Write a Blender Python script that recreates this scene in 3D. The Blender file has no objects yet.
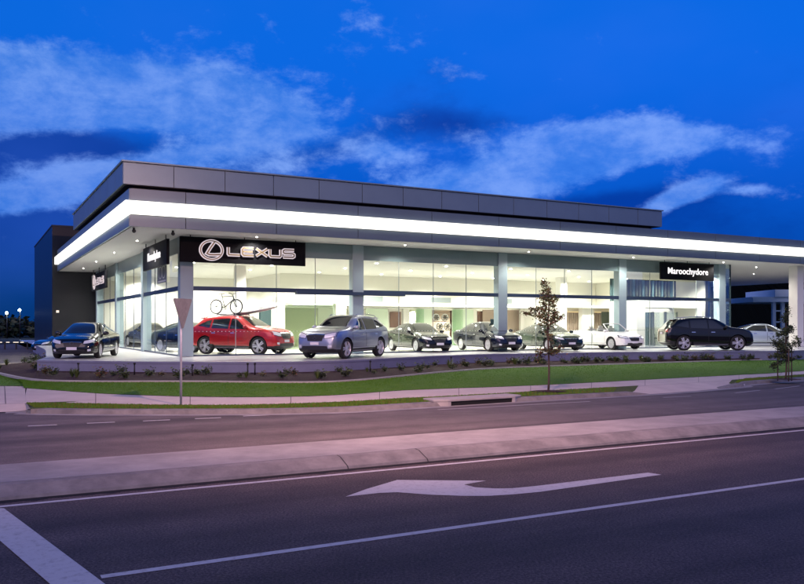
import bpy, bmesh, math, random
from mathutils import Vector, Matrix
from mathutils.bvhtree import BVHTree
random.seed(7)
C = bpy.context.scene.collection
F = 805.0; CX = 402.0; HY = 326.0; H = 2.1
CU, SU = 0.881, 0.4731
PHI = math.atan2(SU, CU)

# ------------------------------------------------------------------ measuring
def gp(px, py, z):
    """ground point seen at photo pixel, at height z"""
    d = F * (H - z) / (py - HY)
    return Vector(((px - CX) * d / F, d, z))
def xy_at(px, d):
    return ((px - CX) * d / F, d)
def B(u, v, z=0.0):
    return Vector((u * CU - v * SU, u * SU + v * CU, z))
def uv_ray(px, v):
    """u, depth where the ray of column px meets facade line v"""
    dx = (px - CX) / F
    d = v / (-SU * dx + CU)
    return (CU * dx + SU) * d, d

# ------------------------------------------------------------------ materials
M = {}
def mat(name, base=(0.5, 0.5, 0.5), rough=0.6, metal=0.0, noise=0.0, scale=6.0, bump=0.0, bscale=40.0,
        coat=0.0, emis=None, estr=0.0, base2=None, spec=0.5, detail=5.0):
    if name in M: return M[name]
    m = bpy.data.materials.new(name); m.use_nodes = True
    nt = m.node_tree; N = nt.nodes; L = nt.links
    p = N['Principled BSDF']
    p.inputs['Base Color'].default_value = (*base, 1)
    p.inputs['Roughness'].default_value = rough
    p.inputs['Metallic'].default_value = metal
    p.inputs['Coat Weight'].default_value = coat
    p.inputs['Coat Roughness'].default_value = 0.03
    p.inputs['Specular IOR Level'].default_value = spec
    if emis:
        p.inputs['Emission Color'].default_value = (*emis, 1)
        p.inputs['Emission Strength'].default_value = estr
    tc = N.new('ShaderNodeTexCoord')
    if noise > 0 or base2:
        n = N.new('ShaderNodeTexNoise'); n.inputs['Scale'].default_value = scale
        n.inputs['Detail'].default_value = detail; n.inputs['Roughness'].default_value = 0.65
        L.new(tc.outputs['Object'], n.inputs['Vector'])
        mx = N.new('ShaderNodeMix'); mx.data_type = 'RGBA'
        b2 = base2 if base2 else tuple(c * (1 - noise) for c in base)
        b1 = base if base2 else tuple(min(1, c * (1 + noise)) for c in base)
        r = N.new('ShaderNodeMapRange'); r.inputs[1].default_value = 0.32; r.inputs[2].default_value = 0.68
        L.new(n.outputs['Fac'], r.inputs[0]); L.new(r.outputs[0], mx.inputs['Factor'])
        mx.inputs['A'].default_value = (*b1, 1); mx.inputs['B'].default_value = (*b2, 1)
        L.new(mx.outputs['Result'], p.inputs['Base Color'])
    if bump > 0:
        n2 = N.new('ShaderNodeTexNoise'); n2.inputs['Scale'].default_value = bscale; n2.inputs['Detail'].default_value = 4
        L.new(tc.outputs['Object'], n2.inputs['Vector'])
        b = N.new('ShaderNodeBump'); b.inputs['Strength'].default_value = bump; b.inputs['Distance'].default_value = 0.02
        L.new(n2.outputs['Fac'], b.inputs['Height']); L.new(b.outputs['Normal'], p.inputs['Normal'])
    M[name] = m
    return m
def glass(name, tint=(0.93, 0.98, 0.96), refl=0.35, rough=0.02, ior=1.5):
    if name in M: return M[name]
    m = bpy.data.materials.new(name); m.use_nodes = True
    nt = m.node_tree; N = nt.nodes; L = nt.links
    N.remove(N['Principled BSDF'])
    o = N['Material Output']
    t = N.new('ShaderNodeBsdfTransparent'); t.inputs[0].default_value = (*tint, 1)
    g = N.new('ShaderNodeBsdfGlossy'); g.inputs['Roughness'].default_value = rough
    g.inputs['Color'].default_value = (0.95, 0.97, 1, 1)
    fr = N.new('ShaderNodeFresnel'); fr.inputs['IOR'].default_value = ior
    mx = N.new('ShaderNodeMixShader')
    mul = N.new('ShaderNodeMath'); mul.operation = 'MULTIPLY'; mul.inputs[1].default_value = refl
    L.new(fr.outputs[0], mul.inputs[0]); L.new(mul.outputs[0], mx.inputs[0])
    L.new(t.outputs[0], mx.inputs[1]); L.new(g.outputs[0], mx.inputs[2])
    L.new(mx.outputs[0], o.inputs['Surface'])
    M[name] = m
    return m
def emit(name, col, s):
    return mat(name, (0.0, 0.0, 0.0), 0.6, emis=col, estr=s)

def asphalt(name, c1, c2, wheel=True):
    m = bpy.data.materials.new(name); m.use_nodes = True
    nt = m.node_tree; N = nt.nodes; L = nt.links; p = N['Principled BSDF']
    p.inputs['Roughness'].default_value = 0.78; p.inputs['Specular IOR Level'].default_value = 0.35
    tc = N.new('ShaderNodeTexCoord')
    rot = N.new('ShaderNodeMapping'); rot.inputs['Rotation'].default_value = (0, 0, -PHI)
    L.new(tc.outputs['Object'], rot.inputs['Vector'])
    a = N.new('ShaderNodeTexNoise'); a.inputs['Scale'].default_value = 38; a.inputs['Detail'].default_value = 9; a.inputs['Roughness'].default_value = .85
    L.new(tc.outputs['Object'], a.inputs['Vector'])
    st = N.new('ShaderNodeMapping'); st.inputs['Scale'].default_value = (0.05, 0.9, 1)
    L.new(rot.outputs[0], st.inputs['Vector'])
    w = N.new('ShaderNodeTexNoise'); w.inputs['Scale'].default_value = 1.0; w.inputs['Detail'].default_value = 5
    L.new(st.outputs[0], w.inputs['Vector'])
    pt = N.new('ShaderNodeTexNoise'); pt.inputs['Scale'].default_value = 1.6; pt.inputs['Detail'].default_value = 7; pt.inputs['Roughness'].default_value = 0.7
    L.new(tc.outputs['Object'], pt.inputs['Vector'])
    def mr(src, lo, hi, a0, b0):
        r = N.new('ShaderNodeMapRange'); r.inputs[1].default_value = lo; r.inputs[2].default_value = hi
        r.inputs[3].default_value = a0; r.inputs[4].default_value = b0; L.new(src, r.inputs[0]); return r.outputs[0]
    mx = N.new('ShaderNodeMix'); mx.data_type = 'RGBA'
    mx.inputs['A'].default_value = (*c1, 1); mx.inputs['B'].default_value = (*c2, 1)
    L.new(mr(a.outputs['Fac'], 0.44, 0.60, 0, 1), mx.inputs['Factor'])
    def mul(x, y):
        q = N.new('ShaderNodeMath'); q.operation = 'MULTIPLY'; L.new(x, q.inputs[0]); L.new(y, q.inputs[1]); return q.outputs[0]
    k = mul(mr(w.outputs['Fac'], 0.38, 0.62, 0.66, 1.22), mr(pt.outputs['Fac'], 0.3, 0.7, 0.78, 1.18))
    vm = N.new('ShaderNodeVectorMath'); vm.operation = 'SCALE'
    L.new(mx.outputs['Result'], vm.inputs[0]); L.new(k, vm.inputs['Scale']); L.new(vm.outputs[0], p.inputs['Base Color'])
    b = N.new('ShaderNodeBump'); b.inputs['Strength'].default_value = 0.5; b.inputs['Distance'].default_value = 0.006
    L.new(a.outputs['Fac'], b.inputs['Height']); L.new(b.outputs['Normal'], p.inputs['Normal'])
    M[name] = m; return m

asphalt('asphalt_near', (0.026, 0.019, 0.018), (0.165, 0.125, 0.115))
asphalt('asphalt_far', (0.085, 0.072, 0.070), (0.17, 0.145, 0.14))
mat('terrain', (0.02, 0.03, 0.015), 0.95, noise=0.4, scale=0.3)
mat('lawn', (0.055, 0.17, 0.003), 0.9, base2=(0.10, 0.22, 0.005), scale=3.0, bump=1.0, bscale=60, detail=8)
mat('verge_grass', (0.09, 0.11, 0.02), 0.9, base2=(0.05, 0.085, 0.008), scale=5.0, bump=1.0, bscale=60, detail=8)
mat('blade_a', (0.08, 0.22, 0.006), 0.7); mat('blade_b', (0.16, 0.15, 0.02), 0.8)
mat('mulch', (0.036, 0.013, 0.009), 0.95, noise=0.6, scale=14, bump=1.0, bscale=25)
mat('concrete', (0.42, 0.39, 0.37), 0.85, noise=0.14, scale=2.2, bump=0.25, bscale=50, detail=9)
mat('median_concrete', (0.36, 0.345, 0.34), 0.85, base2=(0.23, 0.22, 0.22), scale=1.3, bump=0.5, bscale=45, detail=14)
mat('kerb_concrete', (0.29, 0.27, 0.26), 0.85, base2=(0.15, 0.14, 0.14), scale=2.2, bump=0.35, bscale=40, detail=9)
mat('path_concrete', (0.58, 0.51, 0.45), 0.85, noise=0.1, scale=1.2, bump=0.2, bscale=50, detail=9)
mat('podium_concrete', (0.19, 0.21, 0.31), 0.8, noise=0.1, scale=1.5, detail=8)
mat('podium_tile', (0.55, 0.55, 0.54), 0.28, noise=0.06, scale=2)
mat('showroom_tile', (0.80, 0.79, 0.74), 0.12, noise=0.03, scale=1)
mat('joint', (0.05, 0.05, 0.05), 0.9)
mat('line_paint', (0.56, 0.55, 0.55), 0.7, base2=(0.30, 0.28, 0.28), scale=11, bump=0.4, bscale=90, detail=14)
mat('line_paint_worn', (0.40, 0.38, 0.38), 0.75, base2=(0.18, 0.16, 0.16), scale=14, detail=12)
for q in ('line_paint', 'line_paint_worn'):
    for n in M[q].node_tree.nodes:
        if n.type == 'MAP_RANGE': n.inputs[1].default_value = .50; n.inputs[2].default_value = .72
        if n.type == 'TEX_NOISE': n.inputs['Roughness'].default_value = .78
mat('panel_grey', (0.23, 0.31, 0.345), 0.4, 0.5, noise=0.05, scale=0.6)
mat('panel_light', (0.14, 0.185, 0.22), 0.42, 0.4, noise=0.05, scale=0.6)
mat('soffit_white', (0.72, 0.71, 0.67), 0.6)
mat('neck_dark', (0.03, 0.035, 0.045), 0.5)
mat('dark_cladding', (0.012, 0.013, 0.017), 0.35, 0.2, noise=0.2, scale=0.5)
mat('column_paint', (0.30, 0.39, 0.42), 0.45)
mat('spandrel', (0.17, 0.24, 0.25), 0.3, noise=0.1, scale=0.5)
mat('mullion', (0.05, 0.075, 0.12), 0.4, 0.4)
mat('joint_grey', (0.28, 0.32, 0.32), 0.4)
mat('wall_cream', (0.82, 0.80, 0.71), 0.7)
mat('wall_white', (0.82, 0.81, 0.74), 0.6)
mat('ceiling_paint', (0.82, 0.81, 0.74), 0.8)
mat('partition_green', (0.56, 0.66, 0.50), 0.45)
mat('partition_olive', (0.42, 0.44, 0.30), 0.5)
mat('curtain', (0.26, 0.20, 0.15), 0.9)
mat('timber', (0.10, 0.05, 0.03), 0.5)
mat('teal_dark', (0.05, 0.085, 0.09), 0.6, spec=.2); mat('screen_teal', (0.05, 0.055, 0.04), 0.9, spec=.05)
mat('black_sign', (0.004, 0.004, 0.006), 0.6, spec=0.1)
emit('sign_white', (1.0, 0.95, 0.97), 1.3)
emit('sign_rim', (1.0, 0.84, 0.90), .75)
mat('sign_gold', (0.35, 0.25, 0.13), 0.3, 0.8)
mat('decal_grey', (0.25, 0.27, 0.27), 0.6)
emit('strip_light', (1.0, 0.97, 0.90), 1.9)
emit('lamp_glow', (1.0, 0.95, 0.82), 30.0)
emit('cove_glow', (1.0, 0.96, 0.84), 4.5)
emit('cove_warm', (1.0, 0.72, 0.35), 1.6)
emit('street_glow', (0.75, 0.95, 1.0), 60.0)
emit('street_pink', (1.0, 0.55, 0.45), 20.0)
emit('screen_lit', (0.25, 0.45, 0.42), .5)
emit('far_lit', (1.0, 0.85, 0.7), 1.2)
mat('tyre', (0.014, 0.014, 0.015), 0.75)
mat('alloy', (0.72, 0.73, 0.76), 0.3, 0.45)
mat('brake', (0.08, 0.08, 0.08), 0.5, 0.6)
mat('trim_black', (0.012, 0.012, 0.014), 0.5)
mat('chrome', (0.75, 0.76, 0.78), 0.12, 1.0)
mat('headlamp', (0.80, 0.84, 0.88), 0.15, 0.2, coat=1.0)
mat('lamp_dark', (0.05, 0.055, 0.065), 0.1, coat=1.0)
mat('taillamp', (0.35, 0.01, 0.012), 0.2, coat=1.0)
mat('plate', (0.75, 0.75, 0.78), 0.5)
mat('car_glass', (0.010, 0.012, 0.015), 0.04, 0.0, coat=1.0, spec=0.8)
mat('leather', (0.55, 0.52, 0.47), 0.5)
mat('bark', (0.085, 0.055, 0.045), 0.9, noise=0.3, scale=30)
mat('leaf_green', (0.08, 0.12, 0.025), 0.6); mat('leaf_dark', (0.03, 0.05, 0.02), 0.6)
mat('leaf_red', (0.15, 0.075, 0.035), 0.6); mat('leaf_olive', (0.16, 0.15, 0.04), 0.6)
mat('stake', (0.10, 0.07, 0.05), 0.85)
mat('sign_back', (0.30, 0.29, 0.26), 0.5, 0.3, noise=0.15, scale=8)
mat('galv', (0.50, 0.52, 0.54), 0.5, 0.3, noise=0.1, scale=8)
mat('blue_steel', (0.62, 0.82, 0.92), 0.5)
mat('far_tree', (0.012, 0.018, 0.012), 0.95, noise=0.4, scale=1.5)
mat('hill', (0.004, 0.006, 0.006), 0.95, spec=0.0)
mat('board_grey', (0.62, 0.61, 0.58), 0.35)
mat('board_dark', (0.10, 0.085, 0.07), 0.4)
mat('bike_white', (0.05, 0.05, 0.055), 0.3); mat('bike_black', (0.012, 0.012, 0.013), 0.5)
mat('drain_dark', (0.008, 0.008, 0.008), 0.9)
for nm, c, me in (('paint_silver', (0.40, 0.42, 0.47), 0.75), ('paint_red', (0.40, 0.006, 0.012), 0.35),
                  ('paint_black', (0.003, 0.003, 0.004), 0.0), ('paint_navy', (0.004, 0.006, 0.02), 0.0),
                  ('paint_green', (0.006, 0.018, 0.014), 0.0), ('paint_white', (0.82, 0.82, 0.80), 0.0),
                  ('paint_blue_silver', (0.42, 0.48, 0.56), 0.6)):
    mat(nm, c, 0.16 if max(c) < .05 else 0.30, me, coat=1.0, spec=.25 if max(c) < .05 else .5)
glass('showroom_glass', (0.95, 0.99, 0.965), 0.30)
glass('clear_glass', (0.92, 0.97, 0.95), 0.5)
glass('green_glass', (0.86, 0.93, 0.84), 0.7)

# ------------------------------------------------------------------ mesh builder
class MB:
    def __init__(s): s.v = []; s.f = []; s.mi = []; s.sm = []; s.mats = []
    def slot(s, m):
        m = M[m] if isinstance(m, str) else m
        if m not in s.mats: s.mats.append(m)
        return s.mats.index(m)
    def add(s, vs, fs, m, smooth=False):
        k = len(s.v); i = s.slot(m)
        s.v += [tuple(v) for v in vs]
        for f in fs: s.f.append([k + j for j in f]); s.mi.append(i); s.sm.append(smooth)
        return s
    def box(s, a, b, m, T=None):
        x0, y0, z0 = a; x1, y1, z1 = b
        vs = [Vector(p) for p in ((x0,y0,z0),(x1,y0,z0),(x1,y1,z0),(x0,y1,z0),(x0,y0,z1),(x1,y0,z1),(x1,y1,z1),(x0,y1,z1))]
        if T: vs = [T @ v for v in vs]
        return s.add(vs, [(0,3,2,1),(4,5,6,7),(0,1,5,4),(1,2,6,5),(2,3,7,6),(3,0,4,7)], m)
    def tube(s, pts, r, m, n=8, closed=False, cap=True):
        pts = [Vector(p) for p in pts]; K = len(pts)
        rs = r if isinstance(r, (list, tuple)) else [r] * K
        vs = []; prev = None
        for i, p in enumerate(pts):
            if closed: t = pts[(i + 1) % K] - pts[i - 1]
            else: t = pts[min(i + 1, K - 1)] - pts[max(i - 1, 0)]
            if t.length < 1e-9: t = Vector((0, 0, 1))
            t.normalize()
            if prev is None:
                a = Vector((0, 0, 1)) if abs(t.z) < 0.9 else Vector((1, 0, 0))
                nx = t.cross(a).normalized()
            else:
                nx = prev - t * prev.dot(t)
                nx = nx.normalized() if nx.length > 1e-6 else t.orthogonal().normalized()
            prev = nx; ny = t.cross(nx)
            for j in range(n):
                an = 2 * math.pi * j / n
                vs.append(p + (nx * math.cos(an) + ny * math.sin(an)) * rs[i])
        fs = []
        for i in range(K if closed else K - 1):
            for j in range(n):
                a = i * n + j; b = i * n + (j + 1) % n; i2 = ((i + 1) % K) * n
                fs.append((a, b, i2 + (j + 1) % n, i2 + j))
        if cap and not closed:
            fs.append(tuple(range(n))[::-1]); fs.append(tuple(range((K - 1) * n, K * n)))
        return s.add(vs, fs, m, True)
    def prism(s, poly, a, b, m, T=None, axis='z'):
        """extrude 2D polygon between a and b along axis"""
        n = len(poly)
        def P(p, h):
            if axis == 'z': q = Vector((p[0], p[1], h))
            elif axis == 'y': q = Vector((p[0], h, p[1]))
            else: q = Vector((h, p[0], p[1]))
            return T @ q if T else q
        vs = [P(p, a) for p in poly] + [P(p, b) for p in poly]
        fs = [tuple(range(n))[::-1], tuple(range(n, 2 * n))] + [(i, (i + 1) % n, n + (i + 1) % n, n + i) for i in range(n)]
        return s.add(vs, fs, m)
    def lathe(s, prof, m, n=32, T=None, smooth=True):
        """profile (r, h) around the y axis"""
        vs = []
        for r, h in prof:
            for j in range(n):
                a = 2 * math.pi * j / n
                q = Vector((r * math.cos(a), h, r * math.sin(a)))
                vs.append(T @ q if T else q)
        fs = []
        for i in range(len(prof) - 1):
            for j in range(n):
                fs.append((i*n+j, i*n+(j+1)%n, (i+1)*n+(j+1)%n, (i+1)*n+j))
        return s.add(vs, fs, m, smooth)
    def sphere(s, c, r, m, n=10):
        vs = []; fs = []
        for i in range(n + 1):
            th = math.pi * i / n
            for j in range(n * 2):
                a = math.pi * j / n
                vs.append((c[0] + r*math.sin(th)*math.cos(a), c[1] + r*math.sin(th)*math.sin(a), c[2] + r*math.cos(th)))
        for i in range(n):
            for j in range(n * 2):
                fs.append((i*2*n+j, (i+1)*2*n+j, (i+1)*2*n+(j+1)%(2*n), i*2*n+(j+1)%(2*n)))
        return s.add(vs, fs, m, True)
    def mesh(s, name):
        me = bpy.data.meshes.new(name)
        me.from_pydata(s.v, [], s.f)
        for m in s.mats: me.materials.append(m)
        me.polygons.foreach_set('material_index', s.mi)
        me.polygons.foreach_set('use_smooth', s.sm)
        me.update()
        bm = bmesh.new(); bm.from_mesh(me)
        bmesh.ops.recalc_face_normals(bm, faces=bm.faces); bm.to_mesh(me); bm.free()
        return me
    def obj(s, name, parent=None, loc=None, rz=0.0):
        return link(name, s.mesh(name), parent, loc, rz)
def link(name, me, parent=None, loc=None, rz=0.0):
    o = bpy.data.objects.new(name, me); C.objects.link(o)
    if parent: o.parent = parent
    if loc is not None: o.location = loc
    o.rotation_euler.z = rz
    return o
def bevel(o, w=0.01, seg=2):
    b = o.modifiers.new('bevel', 'BEVEL'); b.width = w; b.segments = seg; b.limit_method = 'ANGLE'; b.angle_limit = 0.7
    return o
def empty(name, loc=(0, 0, 0), rz=0.0):
    o = bpy.data.objects.new(name, None); C.objects.link(o); o.location = loc; o.rotation_euler.z = rz
    o.empty_display_size = 0.3
    return o
def tag(o, label=None, cat=None, group=None, kind=None):
    if label: o['label'] = label
    if cat: o['category'] = cat
    if group: o['group'] = group
    if kind: o['kind'] = kind
    return o
def struct(o, label=None, cat=None, kind='structure'):
    return tag(o, label, cat, None, kind)

# ------------------------------------------------------------------ ground
def resample(pts, n):
    """catmull-rom resample of a polyline into n points by index"""
    pts = [Vector(p) for p in pts]; K = len(pts) - 1; out = []
    for i in range(n):
        t = i / (n - 1) * K; k = min(int(t), K - 1); f = t - k
        p0 = pts[max(k-1, 0)]; p1 = pts[k]; p2 = pts[k+1]; p3 = pts[min(k+2, K)]
        q = 0.5 * ((2*p1) + (p2-p0)*f + (2*p0-5*p1+4*p2-p3)*f*f + (3*p1-p0-3*p2+p3)*f**3)
        out.append(q)
    return out
def strip(name, A, Bp, m, sub=1, jit=0.0, dz=0.0):
    mb = MB(); n = len(A); vs = []; fs = []
    for i in range(n):
        for j in range(sub + 1):
            q = A[i].lerp(Bp[i], j / sub)
            if jit and 0 < j < sub: q = q + Vector((0, 0, random.uniform(-jit, jit)))
            vs.append(q + Vector((0, 0, dz)))
    w = sub + 1
    for i in range(n - 1):
        for j in range(sub): fs.append((i*w+j, (i+1)*w+j, (i+1)*w+j+1, i*w+j+1))
    mb.add(vs, fs, m, True)
    return mb.obj(name)
COL = [0, 25, 50, 100, 150, 200, 260, 320, 360, 400, 450, 500, 560, 620, 680, 740, 804]
NS = 180
def line_px(ys, z, left=None, right=None):
    pts = [gp(x, y, z) for x, y in zip(COL, ys)]
    L = [Vector((*p, z)) if len(p) == 2 else Vector(p) for p in (left or [])]
    R = [Vector((*p, z)) if len(p) == 2 else Vector(p) for p in (right or [])]
    return L + pts + R
# v-coordinate driven curves measured from the photograph, in facade coordinates
kb_y = [412.6, 413.4, 414.0, 414.5, 414.6, 414.5, 414.2, 413.0, 411.4, 409.0, 405.9, 402.9, 399.6, 396.3, 392.5, 387.2, 380.6]
pn_y = [404.0, 403.5, 403.2, 404.2, 405.2, 405.6, 405.0, 403.2, 401.3, 398.8, 396.4, 393.6, 390.3, 387.0, 383.6, 379.6, 374.6]
pf_y = [386.2, 388.2, 390.0, 393.6, 395.6, 396.9, 397.2, 396.0, 393.6, 390.7, 388.6, 386.9, 384.3, 381.2, 378.0, 374.9, 371.0]
ed_y = [374.0, 379.0, 381.2, 382.0, 382.0, 382.0, 382.6, 382.6, 380.4, 376.6, 371.8, 368.4, 366.2, 364.4, 362.4, 360.6, 358.8]
wl_y = [360.2, 360.2, 360.4, 361.0, 361.5, 361.8, 361.8, 361.0, 359.6, 357.6, 355.2, 353.7, 352.8, 352.0, 351.6, 351.0, 350.2]
def ext(z, l, r):
    return [B(*q, z) for q in l], [B(*q, z) for q in r]
l, r = ext(0.0, [(-60, 29), (-22, 23.5)], [(62, 23), (110, 26)])
KB = line_px(kb_y, 0.0, l, r)
l, r = ext(0.17, [(-60, 31.5), (-22, 25.4)], [(62, 25.0), (110, 28)])
PN = line_px(pn_y, 0.13, l, r)
l, r = ext(0.2, [(-60, 34), (-22, 29.5)], [(62, 27.2), (110, 30)])
PF = line_px(pf_y, 0.18, l, r)
def grid(pl): return resample(pl, NS)
KBs, PNs, PFs = grid(KB), grid(PN), grid(PF)
# kerb top: a fixed offset behind the kerb line
def offset(pl, dist, z):
    out = []
    for i, p in enumerate(pl):
        t = (pl[min(i+1, len(pl)-1)] - pl[max(i-1, 0)]); t.z = 0; t.normalize()
        n = Vector((-t.y, t.x, 0))
        q = p + n * dist; q.z = z; out.append(q)
    return out
def idx_at_px(pl, px):
    best = min(range(len(pl)), key=lambda i: abs(pl[i].x / max(pl[i].y, .1) * F + CX - px)); return best
def xpx(p): return p.x / max(p.y, .1) * F + CX

# terrain out to the horizon
mb = MB(); mb.add([(-1500,-300,-0.06),(1500,-300,-0.06),(1500,2500,-0.06),(-1500,2500,-0.06)], [(0,1,2,3)], 'terrain')
struct(mb.obj('ground'))
# far side carriageway and near carriageway
ME0, ME1 = 10.72, 12.78      # median kerb lines (facade v)
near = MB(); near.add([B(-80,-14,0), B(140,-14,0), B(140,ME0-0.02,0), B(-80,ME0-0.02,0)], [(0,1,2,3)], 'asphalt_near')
struct(near.obj('near_road'))
fr_a = [B(-80 + 220*i/(NS-1), ME1 + 0.02, 0.0) for i in range(NS)]
# carriageway between the median and the kerb; straight sheet under the kerb
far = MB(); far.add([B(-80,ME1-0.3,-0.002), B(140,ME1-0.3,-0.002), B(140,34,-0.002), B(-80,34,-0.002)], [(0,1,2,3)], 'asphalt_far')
struct(far.obj('far_road'))
# footpath side strips
i0 = idx_at_px(KBs, 14); i1 = len(KBs) - 1
g0 = idx_at_px(KBs, 652); g1 = idx_at_px(KBs, 716)
kt = offset(KBs, 0.05, 0.10); kt2 = offset(KBs, 0.24, 0.115)
def kerb(a, b):
    mb = MB(); vs = []; fs = []
    for i in range(a, b + 1):
        # lean the kerb down at the ends (ramps)
        f = min(1.0, (i - a) / 3.0 if a > 2 else 1, (b - i) / 3.0 if b < NS - 2 else 1)
        f = 0.12 + 0.88 * max(0, f)
        for q, zz in ((KBs[i], 0.0), (kt[i], 0.10), (kt2[i], 0.115), (kt2[i], -0.05)):
            vs.append((q.x, q.y, zz * f if zz > 0 else zz - 0.01))
    n = b - a + 1
    for i in range(n - 1):
        for j in range(3): fs.append((i*4+j, (i+1)*4+j, (i+1)*4+j+1, i*4+j+1))
    mb.add(vs, fs, 'kerb_concrete')
    return mb
struct(kerb(i0, g0).obj('kerb')); struct(kerb(g1, i1).obj('kerb'))
# low gutter apron in front of the kerb, a slightly different concrete
ga = offset(KBs, -0.28, 0.004); gb = [Vector((p.x, p.y, 0.006)) for p in KBs]
struct(strip('gutter', ga[i0:], gb[i0:], 'median_concrete'))
# crossover slab and left ramp (between kerb line and path)
def seg(A, a, b): return A[a:b+1]
PNd = [p - Vector((0,0,.003)) for p in PNs]
x_a = [Vector((p.x, p.y, 0.012)) for p in KBs]
struct(strip('driveway_crossing', x_a[g0-10:g1+10], PNd[g0-10:g1+10], 'path_concrete', 2))
struct(strip('path_ramp', x_a[:i0+9], PNd[:i0+9], 'path_concrete', 2))
# verge strips
vg = [Vector((p.x, p.y, 0.112)) for p in kt2]
PNv = [p + Vector((0, 0, 0.015)) for p in PNs]
for i in range(NS):
    dd = min(abs(i-(i0+2)), abs(i-(g0-2)), abs(i-(g1+2)))
    if dd < 4:
        f = dd/4; vg[i].z = .02 + (.112-.02)*f
struct(strip('verge', vg[i0+2:g0-1], PNv[i0+2:g0-1], 'verge_grass', 2))
struct(strip('verge', vg[g1+2:], PNv[g1+2:], 'verge_grass', 2))
struct(strip('footpath', PNs, PFs, 'path_concrete', 1))
# footpath expansion joints
mb = MB()
acc = 0
for i in range(1, NS):
    acc += (PNs[i] - PNs[i-1]).length
    if acc > 2.4:
        acc = 0; a = PNs[i]; b = PFs[i]; t = (PNs[i] - PNs[i-1]).normalized() * 0.008
        z = Vector((0, 0, 0.004))
        mb.add([a-t+z, a+t+z, b+t+z, b-t+z], [(0,1,2,3)], 'joint')
struct(mb.obj('footpath_joints'))
# lawn
l, r = ext(0.33, [(-60, 46), (-0.6, 60.0), (-0.2, 40), (0.2, 35.5)], [])
ED = [B(3.2, 42.5, 0.33), B(1.3, 41.2, 0.34), B(0.2, 38, 0.35)] + line_px(ed_y, 0.36)[0:] + [B(55, 30.2, .36), B(62, 30.3, .36)]
WL = [B(3.3, 42.6, .45), B(3.2, 41.5, .45), B(2.95, 38.5, .45), B(2.75, 36.0, .45), gp(38.2, 359.9, .83) - Vector((0,0,.38)), gp(44, 360.4, .83) - Vector((0,0,.38))] + [p - Vector((0,0,0.38)) for p in line_px(wl_y, 0.83)[3:]] + [B(55, 31.0, .45), B(62, 31, .45)]
PFl = [B(-20, 45, .22), B(-14, 37, .2), B(-8, 31.8, .19)] + line_px(pf_y, 0.18) + [B(55, 26.8, .19), B(62, 27.2, .2)]
EDs = resample(ED, NS); WLs = resample(WL, NS); PFls = resample(PFl, NS)
up = Vector((0, 0, 0.012))
lawn = strip('lawn', [p + up for p in PFls], EDs, 'lawn', 6, 0.006); struct(lawn)
struct(strip('garden_bed', [p - Vector((0,0,0.02)) for p in EDs], WLs, 'mulch', 8, 0.03))
# concrete garden edging, a narrow raised strip
mb = MB(); e1 = offset(EDs, -0.06, .4); e2 = offset(EDs, 0.06, .4); vs = []; fs = []
for a, b, c in zip(e1, e2, EDs):
    for q, dz in ((a, -.03), (a, .045), (b, .045), (b, -.05)): vs.append((q.x, q.y, c.z + dz))
for i in range(NS - 1):
    for j in range(3): fs.append((i*4+j, (i+1)*4+j, (i+1)*4+j+1, i*4+j+1))
mb.add(vs, fs, 'concrete'); struct(mb.obj('garden_edging'))
# podium
PODL = [B(2.75, 36.0, .83), gp(38.2, 359.9, .83), gp(44, 360.3, .83)]
top = [B(3.9, 62, .83), B(3.6, 48, .83), B(2.95, 38.5, .83)] + PODL + line_px(wl_y, 0.83)[3:] + [B(55, 31.0, .83), B(62, 31, .83)]
top = resample(top, NS)
mb = MB(); vs = []; fs = []
for p in top: vs += [(p.x, p.y, 0.2), (p.x, p.y, 0.815), (p.x, p.y, .83)]
for i in range(NS - 1): fs.append((i*3, (i+1)*3, (i+1)*3+1, i*3+1))
mb.add(vs, fs, 'podium_concrete')
lip = offset(top, -0.02, 0.83)
vs = []; fs = []
for p, q in zip(top, lip): vs += [(q.x, q.y, .76), (q.x, q.y, .83), (p.x, p.y, .83), (p.x, p.y, .76)]
for i in range(NS - 1):
    for j in range(4): fs.append((i*4+j, (i+1)*4+j, (i+1)*4+(j+1)%4, i*4+(j+1)%4))
mb.add(vs, fs, 'podium_concrete')
poly = [Vector((p.x, p.y, .826)) for p in top] + [B(62, 80, .826), B(3.9, 80, .826)]
mb.add(poly, [tuple(range(len(poly)))], 'podium_tile')
struct(mb.obj('podium'))
# side yard on the left behind the bed
mb = MB(); mb.add([B(-40,50,.30), B(-16,45.5,.30), B(3.2,42.7,.30), B(4.2,62,.30), B(4.2,90,.30), B(-40,90,.30)], [(0,1,2,3,4)], 'asphalt_far')
struct(mb.obj('side_yard'))
mb = MB(); mb.add([B(-90,90.5,.34), B(60,90.5,.34), B(60,400,.34), B(-90,400,.34)], [(0,1,2,3)], 'terrain')
struct(mb.obj('field'))

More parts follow.
